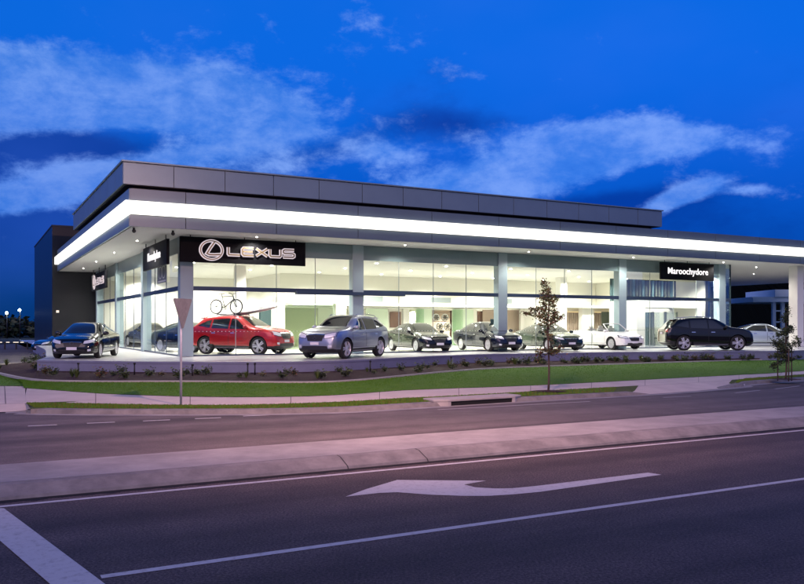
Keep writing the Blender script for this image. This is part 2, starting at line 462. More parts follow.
# median strip: sloped kerb faces, concrete top
mb = MB()
U0, U1 = -60, 120; n = 60
prof = [(ME0, 0.0), (ME0+0.04, 0.05), (ME0+0.30, 0.145), (ME0+0.42, 0.155)]
prof2 = [(ME0+0.42, 0.155), (ME1-0.30, 0.157), (ME1-0.10, 0.145), (ME1, 0.0)]
for pr, m in ((prof, 'kerb_concrete'), (prof2, 'median_concrete')):
    vs = []; fs = []
    for i in range(n + 1):
        u = U0 + (U1-U0) * i / n
        for v, z in pr: vs.append(B(u, v, z))
    w = len(pr)
    for i in range(n):
        for j in range(w - 1): fs.append((i*w+j, (i+1)*w+j, (i+1)*w+j+1, i*w+j+1))
    mb.add(vs, fs, m)
struct(mb.obj('median_strip'))
mb = MB()
for pxj in (343, 422):
    u, _ = uv_ray(pxj, ME0 + .2)
    w = 0.009
    for (va, za), (vb, zb) in zip(prof[:-1], prof[1:]):
        mb.add([B(u-w, va, za+.003), B(u+w, va, za+.003), B(u+w, vb, zb+.003), B(u-w, vb, zb+.003)], [(0,1,2,3)], 'joint')
mb.add([B(U0, ME0+.425, .1585), B(U1, ME0+.425, .1585), B(U1, ME0+.435, .1585), B(U0, ME0+.435, .1585)], [(0,1,2,3)], 'joint')
struct(mb.obj('median_joints'))
# grime line at the foot of the kerb
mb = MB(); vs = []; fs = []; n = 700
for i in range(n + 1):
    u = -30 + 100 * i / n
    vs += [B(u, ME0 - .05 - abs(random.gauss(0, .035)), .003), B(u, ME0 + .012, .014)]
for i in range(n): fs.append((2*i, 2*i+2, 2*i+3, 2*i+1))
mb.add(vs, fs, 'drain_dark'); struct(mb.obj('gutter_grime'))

# painted markings
def marking(name, quad_pts, m='line_paint', z=0.004):
    mb = MB(); mb.add([Vector((p.x, p.y, z)) for p in quad_pts], [tuple(range(len(quad_pts)))], m)
    return struct(mb.obj(name))
def uline(name, u0, u1, v, w, m='line_paint'):
    return marking(name, [B(u0, v-w/2), B(u1, v-w/2), B(u1, v+w/2), B(u0, v+w/2)], m)
uline('edge_line', -9.5, 90, 10.44, 0.10)
pA = gp(101, 577.5, 0); uA = pA.x*CU + pA.y*SU
uline('lane_line', uA, 90, 7.12, 0.10)
marking('holding_line', [gp(4, 509, 0), gp(104, 584, 0), gp(160, 628, 0), gp(96, 628, 0), gp(49, 584, 0), gp(-4, 538, 0), gp(-30, 516, 0), gp(-40, 509, 0)], 'line_paint', .008)
arrow = [(345.5,497),(366,489.5),(397,480.3),(486,481),(464,484.8),(475,487.6),(495,488.8),(512,488.6),(535,486.4),(648,472.9),(661.5,475),(540,492.2),(512,494.8),(490,496.2),(462,496.2),(430,495),(398,492.6),(380,493.2)]
marking('turn_arrow', [gp(x, y, 0) for x, y in arrow])
for (xa, ya, xb, yb) in ((28,426.2,57,425),(87,423.5,115,422.3),(143,421.2,170,420),(195,418.9,221,417.8),(243,416.3,269,415.2),(-30,429,-2,427.6)):
    a = gp(xa, ya, 0); b = gp(xb, yb, 0); t = (b-a).normalized(); nn = Vector((-t.y, t.x, 0)) * .055
    marking('dashed_line', [a-nn, b-nn, b+nn, a+nn], 'line_paint')
for (xa, ya, xb, yb, m) in ((438,409.8,590,401.6,'line_paint_worn'),(663,397.6,691,396.3,'line_paint_worn'),(735,393.0,760,390.4,'line_paint_worn'),(775,389,800,386,'line_paint_worn')):
    a = gp(xa, ya, 0); b = gp(xb, yb, 0); t = (b-a).normalized(); nn = Vector((-t.y, t.x, 0)) * .05
    marking('dashed_line', [a-nn, b-nn, b+nn, a+nn], m)

# storm drain in the kerb
ka = idx_at_px(KBs, 446); kb_ = idx_at_px(KBs, 508)
a = gp(447, 405.6, 0); b = gp(508, 401.8, 0); t = (b-a).normalized(); nn = Vector((-t.y, t.x, 0)); Ld = (b-a).length
root = empty('storm_drain', a, math.atan2(t.y, t.x))
tag(root, 'concrete kerb storm drain with a long dark opening', 'storm drain')
mb = MB(); mb.prism([(-.45,-.02),(-.1,-.20),(Ld+.1,-.20),(Ld+.45,-.02),(Ld+.4,.55),(-.4,.55)], .118, .175, 'concrete'); bevel(mb.obj('lintel', root), .012)
mb = MB(); mb.box((0, -.17, .008), (Ld, .3, .116), 'drain_dark'); mb.obj('opening', root)
for q, sg in ((0, -1), (Ld, 1)): mb = MB(); mb.prism([(q+sg*.43, -.012), (q+sg*.10, -.19), (q, -.19), (q, .3), (q+sg*.39, .3)], -.01, .116, 'concrete'); mb.obj('end_block', root)

# grass blades along the verge and lawn (stuff)
def blades(name, A, Bq, n, hmin, hmax, mats_, lo=0.02, hi=0.98, i_lo=0, i_hi=None):
    mb = MB(); i_hi = i_hi or len(A) - 2
    for _ in range(n):
        i = random.randint(i_lo, i_hi - 1); f = random.random(); s_ = random.uniform(lo, hi)
        p = A[i].lerp(A[i+1], f).lerp(Bq[i].lerp(Bq[i+1], f), s_)
        h = random.uniform(hmin, hmax); an = random.uniform(0, math.pi); w = random.uniform(.006, .014)
        dx, dy = math.cos(an) * w, math.sin(an) * w
        lx, ly = random.uniform(-.4, .4) * h, random.uniform(-.4, .4) * h
        mb.add([(p.x-dx, p.y-dy, p.z), (p.x+dx, p.y+dy, p.z), (p.x+lx, p.y+ly, p.z+h)], [(0,1,2)], random.choice(mats_))
    return tag(mb.obj(name), None, None, None, 'stuff')
ia = idx_at_px(KBs, 20)
o = blades('verge_grass', vg, PNv, 24000, .012, .04, ['blade_a', 'blade_a', 'blade_b'], .05, .95, i0+9, g0-5); tag(o, 'short yellowing grass on the narrow verge beside the kerb', 'grass')
o = blades('verge_grass', vg, PNv, 9000, .012, .035, ['blade_a', 'blade_a', 'blade_b'], .05, .95, g1+3, NS-12); tag(o, 'green verge grass right of the driveway crossing', 'grass')
o = blades('lawn_grass', PFls, EDs, 70000, .01, .035, ['blade_a', 'blade_a', 'lawn'], .0, 1, 18, NS-14); tag(o, 'mown green lawn between footpath and garden bed', 'grass')

# ------------------------------------------------------------------ building
US = [7.6, 15.65, 23.7, 31.75, 39.7]      # column lines along the front
VS = [33.4, 41.5, 49.7, 57.9]             # column lines along the left side
Z0, ZT, ZS, ZC = 0.83, 3.66, 5.80, 5.12   # floor, transom, soffit, ceiling
O = B(7.6, 33.4, Z0)
bld = empty('showroom_building', O, PHI)
tag(bld, 'long glass fronted car showroom with deep canopy and glowing white light strip', 'showroom')
def bo(u, v, z): return (u - 7.6, v - 33.4, z - Z0)
def bbox(mb, u0, u1, v0, v1, z0, z1, m): mb.box(bo(u0, v0, z0), bo(u1, v1, z1), m); return mb
# floor
mb = MB(); bbox(mb, 7.6, 40.6, 33.4, 58.8, .828, .842, 'showroom_tile'); mb.obj('floor', bld)
# roof slab (soffit side white), canopy fascia as panels
canopy = MB()
bbox(canopy, 5.32, 62, 31.12, 58.9, ZS, ZS+.12, 'soffit_white')
bbox(canopy, 5.4, 61.9, 31.2, 58.9, ZS+.125, 7.1, 'neck_dark')
cn = canopy.obj('canopy', bld)
def panels_u(mb, v, u0, u1, z0, z1, m, step, first, face_t=.06, gap=.026):
    u = u0; nxt = u0 + first
    while u < u1 - .01:
        e = min(nxt, u1)
        bbox(mb, u + gap/2, e - gap/2, v, v + face_t, z0, z1, m)
        u = e; nxt = e + step
def panels_v(mb, u, v0, v1, z0, z1, m, step, first, face_t=.06, gap=.026):
    v = v0; nxt = v0 + first
    while v < v1 - .01:
        e = min(nxt, v1)
        bbox(mb, u, u + face_t, v + gap/2, e - gap/2, z0, z1, m)
        v = e; nxt = e + step
fas = MB()
for z0, z1 in ((5.80, 6.22), (6.77, 7.2)):
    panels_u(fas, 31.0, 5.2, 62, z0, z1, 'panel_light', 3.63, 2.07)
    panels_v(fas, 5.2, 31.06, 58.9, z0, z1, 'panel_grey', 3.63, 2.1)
bbox(fas, 5.27, 62, 31.07, 31.14, 5.82, 7.18, 'neck_dark'); bbox(fas, 5.27, 5.33, 31.15, 58.9, 5.82, 7.18, 'neck_dark')
fo = fas.obj('fascia', bld)
st = MB(); bbox(st, 5.04, 62, 30.84, 31.05, 6.25, 6.735, 'strip_light'); bbox(st, 5.04, 5.25, 31.052, 58.9, 6.25, 6.735, 'strip_light')
st.obj('light_strip', fo)
# upper parapet box, recessed neck under it
pr_ = MB()
panels_u(pr_, 32.0, 5.14, 33.3, 7.52, 8.34, 'panel_grey', 2.04, 1.9)
panels_v(pr_, 5.14, 32.07, 48.7, 7.52, 8.34, 'panel_grey', 2.04, 1.9)
bbox(pr_, 5.205, 33.24, 32.065, 48.64, 7.5, 8.36, 'neck_dark')
bbox(pr_, 5.08, 33.36, 31.94, 48.76, 8.365, 8.42, 'panel_grey')
bbox(pr_, 5.6, 33.0, 32.5, 48.3, 7.102, 7.498, 'neck_dark')
pr_.obj('parapet', bld)
# ceiling
ce = MB(); bbox(ce, 7.9, 40.3, 33.7, 58.7, 5.20, 5.24, 'ceiling_paint'); ceil = ce.obj('ceiling', bld)
# columns
for i, u in enumerate(US):
    mb = MB(); w = .27
    bbox(mb, u - w + (.27 if i == 0 else 0), u + w + (.27 if i == 0 else 0), 33.36, 33.80, .842, ZS - .002, 'column_paint')
    bevel(mb.obj('column', bld), .01)
for v in VS[1:]:
    mb = MB(); bbox(mb, 7.56, 7.98, v - .26, v + .26, .842, ZS - .002, 'column_paint'); bevel(mb.obj('column', bld), .01)
# canopy end column on the right
mb = MB(); bbox(mb, 44.7, 45.3, 32.0, 32.6, .84, ZS - .002, 'wall_white'); bevel(mb.obj('column', bld), .01)
# spandrels (teal band above the panes) + transoms + glazing, per bay
def bay_u(a, b, k):
    fr = MB()
    bbox(fr, a, b, 33.40, 33.52, ZT - .09, ZT + .09, 'mullion')
    bbox(fr, a, b, 33.43, 33.50, .845, .90, 'mullion')
    sp = MB(); bbox(sp, a, b, 33.44, 33.52, 5.12, ZS - .004, 'spandrel')
    gl = MB(); n = 4; w = (b - a) / n
    for j in range(n):
        for z0, z1 in ((.905, ZT - .095), (ZT + .095, 5.115)):
            g0_, g1_ = a + j*w + .004, a + (j+1)*w - .004
            gl.add([bo(g0_, 33.46, z0), bo(g1_, 33.46, z0), bo(g1_, 33.46, z1), bo(g0_, 33.46, z1)], [(0,1,2,3)], 'showroom_glass')
    for j in range(1, n):
        bbox(fr, a + j*w - .012, a + j*w + .012, 33.445, 33.475, .90, 5.115, 'joint_grey')
    g = gl.obj('window', bld); fr.obj('frame', g); sp.obj('spandrel', bld)
    bs = MB(); bbox(bs, a + .02, b - .02, 33.4552, 33.4562, 1.85, 1.89, 'clear_glass')
    for q in range(int((b - a) / .16)):
        u = a + .08 + q * .16
        bbox(bs, u, u + .03, 33.450, 33.4555, 1.86, 1.88, 'wall_white')
    bs.obj('safety_dots', g)
def bay_v(a, b):
    fr = MB()
    bbox(fr, 7.60, 7.72, a, b, ZT - .09, ZT + .09, 'mullion'); bbox(fr, 7.63, 7.70, a, b, .845, .90, 'mullion')
    sp = MB(); bbox(sp, 7.64, 7.72, a, b, 5.12, ZS - .004, 'spandrel')
    gl = MB(); n = 3; w = (b - a) / n
    for j in range(n):
        for z0, z1 in ((.905, ZT - .095), (ZT + .095, 5.115)):
            gl.add([bo(7.66, a+j*w+.004, z0), bo(7.66, a+(j+1)*w-.004, z0), bo(7.66, a+(j+1)*w-.004, z1), bo(7.66, a+j*w+.004, z1)], [(0,1,2,3)], 'showroom_glass')
    for j in range(1, n): bbox(fr, 7.645, 7.675, a+j*w-.015, a+j*w+.015, .90, 5.115, 'mullion')
    g = gl.obj('window', bld); fr.obj('frame', g); sp.obj('spandrel', bld)
for i in range(4): bay_u(US[i] + (.54 if i == 0 else .27), US[i+1] - .27, i)
for i in range(3): bay_v(VS[i] + (.41 if i == 0 else .26), VS[i+1] - .26)
# projecting transom shade on the first bay, above the silver car
mb = MB(); bbox(mb, 12.6, 18.0, 33.18, 33.395, ZT - .17, ZT - .02, 'mullion'); mb.obj('transom_hood', bld)
# right end return: glass corner and end wall
mb = MB(); bbox(mb, 40.35, 40.6, 35.0, 58.9, .842, ZS - .002, 'dark_cladding'); mb.obj('wall', bld)
mb = MB(); bbox(mb, 40.35, 40.42, 33.5, 34.99, .845, ZS-.004, 'clear_glass'); g = mb.obj('window', bld)
mb = MB(); bbox(mb, 39.98, 40.44, 33.40, 33.49, ZT-.09, ZT+.09, 'mullion'); bbox(mb, 40.43, 40.49, 33.42, 33.49, .845, ZS-.004, 'teal_dark'); mb.obj('frame', g)
mb = MB(); bbox(mb, 39.98, 40.42, 33.44, 33.46, .845, ZS-.01, 'clear_glass'); mb.obj('window', bld)
# inner walls
VB = 45.0
wl = MB()
bbox(wl, 16.2, 40.2, VB, VB+.15, 3.42, 5.2, 'wall_cream')
bbox(wl, 7.9, 16.2, 52.0, 52.15, .842, 5.2, 'wall_cream')
bbox(wl, 16.05, 16.2, VB, 52.0, .842, 5.2, 'wall_cream')
bbox(wl, 33.45, 33.6, 42.0, 50.5, .842, 3.29, 'wall_white')
bbox(wl, 33.6, 40.2, 42.0, 42.15, .842, 3.29, 'wall_white')
bbox(wl, 16.2, 33.45, 50.5, 50.65, .842, 3.42, 'wall_cream')
bbox(wl, 7.9, 40.2, 58.5, 58.7, .842, 5.2, 'wall_cream')
bbox(wl, 40.22, 40.33, 35.2, 58.7, .845, 5.2, 'wall_cream')
wl.obj('inner_wall', bld)
bk = MB(); bbox(bk, 15.9, 33.6, 43.4, VB-.005, 3.30, 3.42, 'ceiling_paint'); bbox(bk, 33.6, 40.2, 41.0, VB-.005, 3.295, 3.42, 'ceiling_paint'); bbox(bk, 16.2, 33.44, VB, 50.4, 3.2, 3.28, 'ceiling_paint')
b_ = bk.obj('bulkhead', bld)
cv = MB(); bbox(cv, 16.2, 33.4, 43.30, 43.385, 3.32, 3.44, 'cove_glow'); cv.obj('cove_light', b_)
cv = MB(); bbox(cv, 33.7, 40.1, 40.90, 40.985, 3.32, 3.44, 'cove_glow'); cv.obj('cove_light', b_)
def part(name, u0, u1, v0, v1, z0, z1, m, par=bld):
    mb = MB(); bbox(mb, u0, u1, v0, v1, z0, z1, m); return mb.obj(name, par)
def pp(name, p0, p1, v, z0, z1, m, par=bld, t=.08):
    return part(name, uv_ray(p0, v)[0], uv_ray(p1, v)[0], v, v + t, z0, z1, m, par)
# office fronts, left to right as they stand along the back of the showroom
pp('partition', 366, 388, 44.95, .842, 3.19, 'partition_green')
f_ = pp('wall_panel', 388.3, 403, 45.3, .842, 3.19, 'wall_cream')
pp('framed_picture', 390, 401, 45.22, 2.0, 3.0, 'timber', f_, .05)
pp('office_column', 403.4, 409.5, 45.1, .842, 3.19, 'wall_white', t=.5)
pp('wall_panel', 409.7, 416, 47.2, .842, 3.19, 'partition_olive')
pp('partition', 416, 432, 44.95, .842, 3.19, 'partition_green')
pp('wall_panel', 431, 454, 48.2, .842, 3.19, 'curtain')
pp('partition', 452.5, 473.5, 44.95, .842, 3.19, 'partition_green')
pp('wall_panel', 473.5, 477, 45.3, .842, 3.19, 'wall_cream'); pp('door', 477.3, 482.5, 45.4, .842, 3.1, 'timber')
pp('curtain', 483, 499, 45.2, .842, 3.19, 'curtain'); pp('curtain', 506, 520.5, 45.2, .842, 3.19, 'curtain')
pp('wall_panel', 521, 529, 44.6, .842, 3.28, 'wall_white')
for p0, p1 in ((416, 424), (452.5, 463)):
    pp('glass_wall', p0 + .5, p1, 44.80, .845, 3.19, 'green_glass', t=.02)
# right recess with curtains and warm cove light
for p0, p1 in ((567.5, 582), (594.5, 623)):
    w_ = pp('curtain', p0, p1, 41.8, .845, 3.0, 'curtain')
    ua, ub = uv_ray(p0, 41.8)[0], uv_ray(p1, 41.8)[0]
    mb = MB()
    for k in range(int((ub-ua)/.16)): bbox(mb, ua+.02+k*.16, ua+.10+k*.16, 41.74, 41.797, .85, 2.98, 'curtain')
    mb.obj('curtain_fold', w_)
    part('cove_light', ua, ub, 41.72, 41.79, 3.02, 3.05, 'cove_warm', w_)
pp('office_column', 582.4, 594, 41.3, .842, 3.29, 'wall_white', t=.4)
# left room behind a white portal
pt_ = MB()
bbox(pt_, 14.3, 14.9, 41.0, 41.5, .842, 3.9, 'wall_white'); bbox(pt_, 17.9, 18.5, 41.0, 41.5, .842, 3.9, 'wall_white')
bbox(pt_, 14.3, 18.5, 41.0, 41.5, 3.35, 3.9, 'wall_white'); pt_.obj('portal', bld)
part('glass_wall', 14.91, 17.89, 41.2, 41.22, .845, 3.34, 'green_glass')
pp('wall_panel', 276, 317, 46.0, .842, 3.6, 'partition_olive'); pp('wall_panel', 318, 334, 45.8, .842, 3.3, 'wall_cream'); pp('wall_panel', 335, 347, 46.0, .842, 3.6, 'partition_olive')
sc_p = pp('wall_screen', 259, 276, 43.0, 1.9, 3.1, 'teal_dark'); pp('screen_image', 260.5, 274.5, 42.97, 2.0, 3.0, 'screen_lit', sc_p, .02)
# display banner frames on the upper wall
for u in (21.3, 26.3, 31.2):
    part('wall_vent', u, u+1.5, VB-.03, VB-.003, 3.62, 3.95, 'joint_grey')
# dark curtain slats and entry portal in the last bay
sl = MB()
for k in range(20): bbox(sl, 34.3 + k*.27, 34.48 + k*.27, 36.9, 36.98, 3.75, 4.95, 'screen_teal' if k % 3 else 'teal_dark')
bbox(sl, 34.2, 39.7, 37.0, 37.05, 3.61, 4.98, 'teal_dark'); sl.obj('screen_wall', bld)
en = MB()
bbox(en, 34.3, 34.95, 34.9, 37.2, .842, 3.2, 'wall_white'); bbox(en, 39.3, 39.7, 34.9, 37.2, .842, 3.2, 'wall_white')
bbox(en, 34.3, 39.7, 34.9, 37.2, 3.2, 3.60, 'wall_white'); eno = en.obj('entry_portal', bld)
mb = MB(); bbox(mb, 34.96, 39.29, 38.6, 38.65, .845, 2.99, 'screen_teal'); mb.obj('glass_backing', eno)
for k in range(4):
    d_ = part('door', 35.0+k*1.07, 35.0+k*1.07+1.0, 36.4, 36.44, .86, 2.95, 'clear_glass')
    mb = MB(); a0 = 35.0+k*1.07
    bbox(mb, a0, a0+.05, 36.38, 36.46, .845, 2.98, 'joint_grey'); bbox(mb, a0+.96, a0+1.0, 36.38, 36.46, .845, 2.98, 'joint_grey')
    mb.obj('frame', d_)
# inner white columns, pale
for u in (33.0, 12.0):
    part('inner_column', u, u+.5, 40.2, 40.7, .842, 5.2, 'wall_white')
# dark side block at the rear left
blk = MB(); bbox(blk, 4.9, 30, 59.0, 75.8, -.05, 8.85, 'dark_cladding'); blk.box(bo(4.86, 58.96, 8.85), bo(30, 75.84, 8.93), 'neck_dark')
wb = empty('side_building', B(4.9, 59, 0), PHI); wb_m = blk.obj('wall', wb); wb_m.location = (2.7, -25.6, Z0)
tag(wb, 'tall black clad block behind the left end of the canopy', 'building')
mb = MB(); p = Vector((0, 0, 0)); mb.box((.25, -.10, 3.0), (.42, -.002, 3.16), 'far_lit'); mb.obj('wall_light', wb)

# ------------------------------------------------------------------ showroom furniture
def at_px(px, v, z=.842):
    u, d = uv_ray(px, v); return B(u, v, z)
r = empty('info_totem', at_px(493, 34.1), PHI + .3); tag(r, 'slim dark upright info stand just left of the middle column', 'info stand')
mb = MB(); mb.box((-.22, -.14, 0), (.22, .14, .03), 'trim_black'); mb.obj('base', r)
mb = MB(); mb.box((-.19, -.03, .03), (.19, .03, 1.62), 'teal_dark'); bevel(mb.obj('panel', r), .01)
r = empty('display_rack', at_px(442, 46.6), PHI); tag(r, 'tall display rack of alloy wheels between the green partitions', 'display rack')
for x in (-.85, .80): mb = MB(); mb.box((x, 0, 0), (x+.05, .3, 2.3), 'timber'); mb.obj('upright', r)
for z in (.35, .95, 1.55, 2.15): mb = MB(); mb.box((-.80, 0, z), (.80, .3, z+.03), 'timber'); mb.obj('shelf', r)
for i_, (x, z) in enumerate(((-.4, 1.58), (.3, 1.58), (-.1, .98), (.5, .98), (-.45, .38))):
    w_ = empty('alloy_wheel', at_px(442, 46.6) + (B(1,0)-B(0,0))*x + Vector((0, 0, z+.25)) + (B(0,1)-B(0,0))*.12, PHI)
    tag(w_, ['alloy wheel on the upper rack shelf, left', 'alloy wheel on the upper rack shelf, right', 'alloy wheel on the middle rack shelf, left', 'alloy wheel on the middle rack shelf, right', 'alloy wheel on the lowest loaded rack shelf'][i_], 'wheel', 'alloy wheels on the display rack')
    mb = MB(); mb.lathe([(.25,-.06),(.25,.06),(.22,.06),(.21,-.06),(.25,-.06)], 'alloy', 24); mb.obj('rim', w_)
    mb = MB()
    for q in range(6):
        T = Matrix.Rotation(q*math.pi/3, 4, 'Y'); mb.prism([(0,-.03),(.22,-.05),(.22,.05),(0,.03)], -.05, -.03, 'brake', T, 'y')
    mb.obj('spokes', w_)
for px, v, lb in ((398, 46.5, 'left of the display rack'), (474, 46.8, 'right of the display rack'), (330, 43.6, 'in the room behind the silver SUV'), (655, 39.6, 'behind the entrance')):
    c0 = at_px(px, v)
    r = empty('desk', c0, PHI); tag(r, 'white sales desk ' + lb, 'desk', 'sales desks in the showroom')
    mb = MB(); mb.box((-.8, -.38, .70), (.8, .38, .74), 'wall_white'); bevel(mb.obj('desktop', r), .006)
    for x in (-.76, .72): mb = MB(); mb.box((x, -.34, 0), (x+.04, .34, .698), 'wall_white'); mb.obj('side_panel', r)
    for sx, sl_b in ((-.4, 'left'), (.4, 'right')):
        k_ = empty('office_chair', c0 + (B(1,0)-B(0,0))*sx - (B(0,1)-B(0,0))*.75, PHI); tag(k_, 'black visitor chair, %s one at the sales desk %s' % (sl_b, lb), 'chair', 'visitor chairs at the sales desks')
        mb = MB(); mb.box((-.23, -.22, .42), (.23, .22, .48), 'trim_black'); bevel(mb.obj('seat', k_), .02)
        mb = MB(); mb.box((-.22, -.25, .52), (.22, -.20, .92), 'trim_black'); bevel(mb.obj('backrest', k_), .015)
        for a_ in (-.2, .2):
            for b_2 in (-.2, .2): mb = MB(); mb.tube([(a_, b_2, 0), (a_, b_2, .42)], .012, 'chrome', 6); mb.obj('leg', k_)
        for a_ in (-.2, .2): mb = MB(); mb.tube([(a_, -.2, .42), (a_, -.225, .6)], .012, 'chrome', 6); mb.obj('back_support', k_)
    l_ = empty('desk_lamp', c0 + Vector((0, 0, .74)) + (B(1,0)-B(0,0))*.55, PHI); tag(l_, 'white drum desk lamp on the desk ' + lb, 'lamp', 'desk lamps')
    mb = MB(); mb.tube([(0,0,0), (0,0,.02)], .08, 'chrome', 12); mb.tube([(0,0,.02), (0,0,.40)], .01, 'chrome', 6); mb.obj('stand', l_)
    mb = MB(); mb.lathe([(.13, 0), (.11, .22)], 'wall_white', 18, Matrix.Translation((0,0,.34)) @ Matrix.Rotation(math.pi/2, 4, 'X')); mb.obj('lamp_shade', l_)

# lights: soffit downlights
LIGHTS = []
def spot(name, loc, energy, col, parent=None, size=150, blend=.6, rad=.06, aim=None):
    l = bpy.data.lights.new(name, 'SPOT'); l.energy = energy; l.color = col; l.spot_size = math.radians(size); l.spot_blend = blend
    l.shadow_soft_size = rad
    o = bpy.data.objects.new(name, l); C.objects.link(o); o.location = loc
    if parent: o.parent = parent
    if aim is not None: o.rotation_euler = (Vector(aim) - Vector(loc)).to_track_quat('-Z', 'Y').to_euler()
    return o
WARM = (1.0, 0.975, 0.90)
dl = 0
for u in [9.6, 13.6, 17.7, 21.7, 25.8, 29.8, 33.8, 37.8]:
    for v in (35.6, 39.4, 43.0):
        mb = MB(); x, y, z = bo(u, v, 5.197); mb.prism([(x+.065*math.cos(a*math.pi/6), y+.065*math.sin(a*math.pi/6)) for a in range(12)], z-.03, z, 'lamp_glow'); mb.obj('downlight', ceil)
        spot('downlight_and_fill', bo(u, v, 5.14), 1050, WARM, ceil)
for u in (34.6, 37.0, 39.2):  # extra spots without fittings, added to brighten the entry portal
    spot('downlight_and_fill', bo(u, 34.1, 5.14), 750, WARM, ceil)
for (u, v) in ((9.6, 47), (9.6, 51), (13.4, 47), (13.4, 50.5), (10, 55.5)):
    spot('downlight_and_fill', bo(u, v, 5.14), 1000, WARM, ceil)
for u in (19.5, 23.2, 26.2, 29.2, 32.0): spot('downlight_and_fill', bo(u, 46.9, 3.15), 1000, WARM, ceil)
for k, (u, v) in enumerate([(6.4, 36.2), (6.4, 42.5), (6.4, 49), (6.4, 55), (10.5, 32.3), (17.5, 32.3), (24.5, 32.3), (31.5, 32.3), (38.5, 32.3), (43.5, 34), (48, 34), (43, 38.5), (49, 38.5)]):
    mb = MB(); x, y, z = bo(u, v, ZS); mb.prism([(x+.035*math.cos(a*math.pi/6), y+.035*math.sin(a*math.pi/6)) for a in range(12)], z-.02, z-.002, 'lamp_glow'); mb.obj('downlight', cn)
    spot('downlight_and_fill', bo(u, v, ZS-.05), 330 if u > 9 else 480, (1.0, .95, .85), cn)

# security cameras under the soffit
def cam_at(px, py, v):
    u, d = uv_ray(px, v)
    r = empty('security_camera', B(u, v, ZS), PHI)
    mb = MB(); mb.tube([(0,0,0), (0,0,-.07)], .045, 'trim_black', 12); mb.obj('mount', r)
    mb = MB(); mb.sphere((0,0,-.12), .075, 'trim_black', 8); mb.obj('dome', r)
    return r
tag(cam_at(134, 231, 31.5), 'black dome camera under the canopy corner, left one of two', 'security camera', 'dome cameras under the canopy')
tag(cam_at(173, 229, 31.7), 'black dome camera under the canopy, directly above the big emblem sign end', 'security camera', 'dome cameras under the canopy')

# ------------------------------------------------------------------ signs
def text_mesh(body, size, m, ext_=.01, off=.0, sx=1.0):
    cu = bpy.data.curves.new('txt', 'FONT'); cu.body = body; cu.size = size; cu.extrude = ext_; cu.offset = off
    cu.align_x = 'CENTER'; cu.align_y = 'CENTER'; cu.space_character = 1.04
    o = bpy.data.objects.new('txt', cu); C.objects.link(o)
    bpy.context.view_layer.update()
    dg = bpy.context.evaluated_depsgraph_get()
    me = bpy.data.meshes.new_from_object(o.evaluated_get(dg)); bpy.data.objects.remove(o)
    me.materials.clear(); me.materials.append(M[m])
    R_ = Matrix.Rotation(math.pi/2, 4, 'X') @ Matrix.Scale(sx, 4, (1, 0, 0))
    me.transform(R_); return me
def ribbon(mb, pts, w, y0, y1, m, closed=False):
    """flat stroke in x-z plane between depths y0 and y1 with mitred joins"""
    P = [Vector((p[0], p[1])) for p in pts]; K = len(P); L_, R_ = [], []
    for i in range(K):
        if closed: a, b = P[i-1], P[(i+1) % K]
        else: a, b = P[max(i-1, 0)], P[min(i+1, K-1)]
        d1 = (P[i]-a); d2 = (b-P[i])
        d1 = d1.normalized() if d1.length > 1e-9 else d2.normalized(); d2 = d2.normalized() if d2.length > 1e-9 else d1
        t = (d1 + d2); t = t.normalized() if t.length > 1e-6 else d1
        nrm = Vector((-t.y, t.x)); k = 1 / max(.45, nrm.dot(Vector((-d1.y, d1.x))))
        L_.append(P[i] + nrm * w/2 * k); R_.append(P[i] - nrm * w/2 * k)
    for i in range(K if closed else K - 1):
        j = (i+1) % K
        q = [L_[i], L_[j], R_[j], R_[i]]
        vs = [(a.x, y0, a.y) for a in q] + [(a.x, y1, a.y) for a in q]
        mb.add(vs, [(0,1,2,3),(4,5,6,7),(0,1,5,4),(1,2,6,5),(2,3,7,6),(3,0,4,7)], m)
def emblem_strokes(cx, cz, a, b):
    ring = [(cx + a*math.cos(t*2*math.pi/40), cz + b*math.sin(t*2*math.pi/40)) for t in range(40)]
    # slanted hook that opens to the right
    hook = [(cx + .30*a, cz + .93*b), (cx - .10*a, cz + .25*b), (cx - .42*a, cz - .38*b), (cx - .20*a, cz - .50*b), (cx + .25*a, cz - .50*b), (cx + .80*a, cz - .44*b)]
    return ring, hook
def letter_strokes(ch, x, z, w, h):
    X = lambda a: x + a*w; Z = lambda b: z + b*h
    g = {'L': [[(0,1),(0,.12),(.06,0),(1,0)]],
         'E': [[(1,1),(.12,1),(0,.8),(0,.2),(.12,0),(1,0)], [(0,.5),(.92,.5)]],
         'X': [[(0,1),(1,0)], [(0,0),(1,1)]],
         'U': [[(0,1),(0,.15),(.1,0),(.9,0),(1,.15),(1,1)]],
         'S': [[(1,1),(.12,1),(0,.88),(0,.62),(.12,.5),(.88,.5),(1,.38),(1,.12),(.88,0),(0,0)]]}[ch]
    return [[(X(a), Z(b)) for a, b in s_] for s_ in g]
def brand_sign_face(root, W, Hh):
    y = -.06
    a, b = Hh*.44, Hh*.37
    cx = -W*.265
    rg, hk = emblem_strokes(cx, 0, a, b)
    e = MB(); ribbon(e, rg, Hh*.115, y, -.005, 'sign_rim', True); ribbon(e, hk, Hh*.13, y, -.006, 'sign_rim'); eo = e.obj('emblem', root)
    e2 = MB(); ribbon(e2, rg, Hh*.045, y-.006, y-.001, 'sign_gold', True); ribbon(e2, hk, Hh*.055, y-.007, y-.0015, 'sign_gold'); e2.obj('emblem_inlay', eo)
    lm = MB(); li = MB(); x = -W*.135; lw = W*.090; gap = W*.021; hh = Hh*.30
    for ch in 'LEXUS':
        for s_ in letter_strokes(ch, x, -hh*.52, lw, hh):
            ribbon(lm, s_, Hh*.125, y, -.005, 'sign_rim'); ribbon(li, s_, Hh*.055, y-.006, y-.001, 'sign_gold')
        x += lw + gap
    lo = lm.obj('lettering', root); li.obj('lettering_inlay', lo)
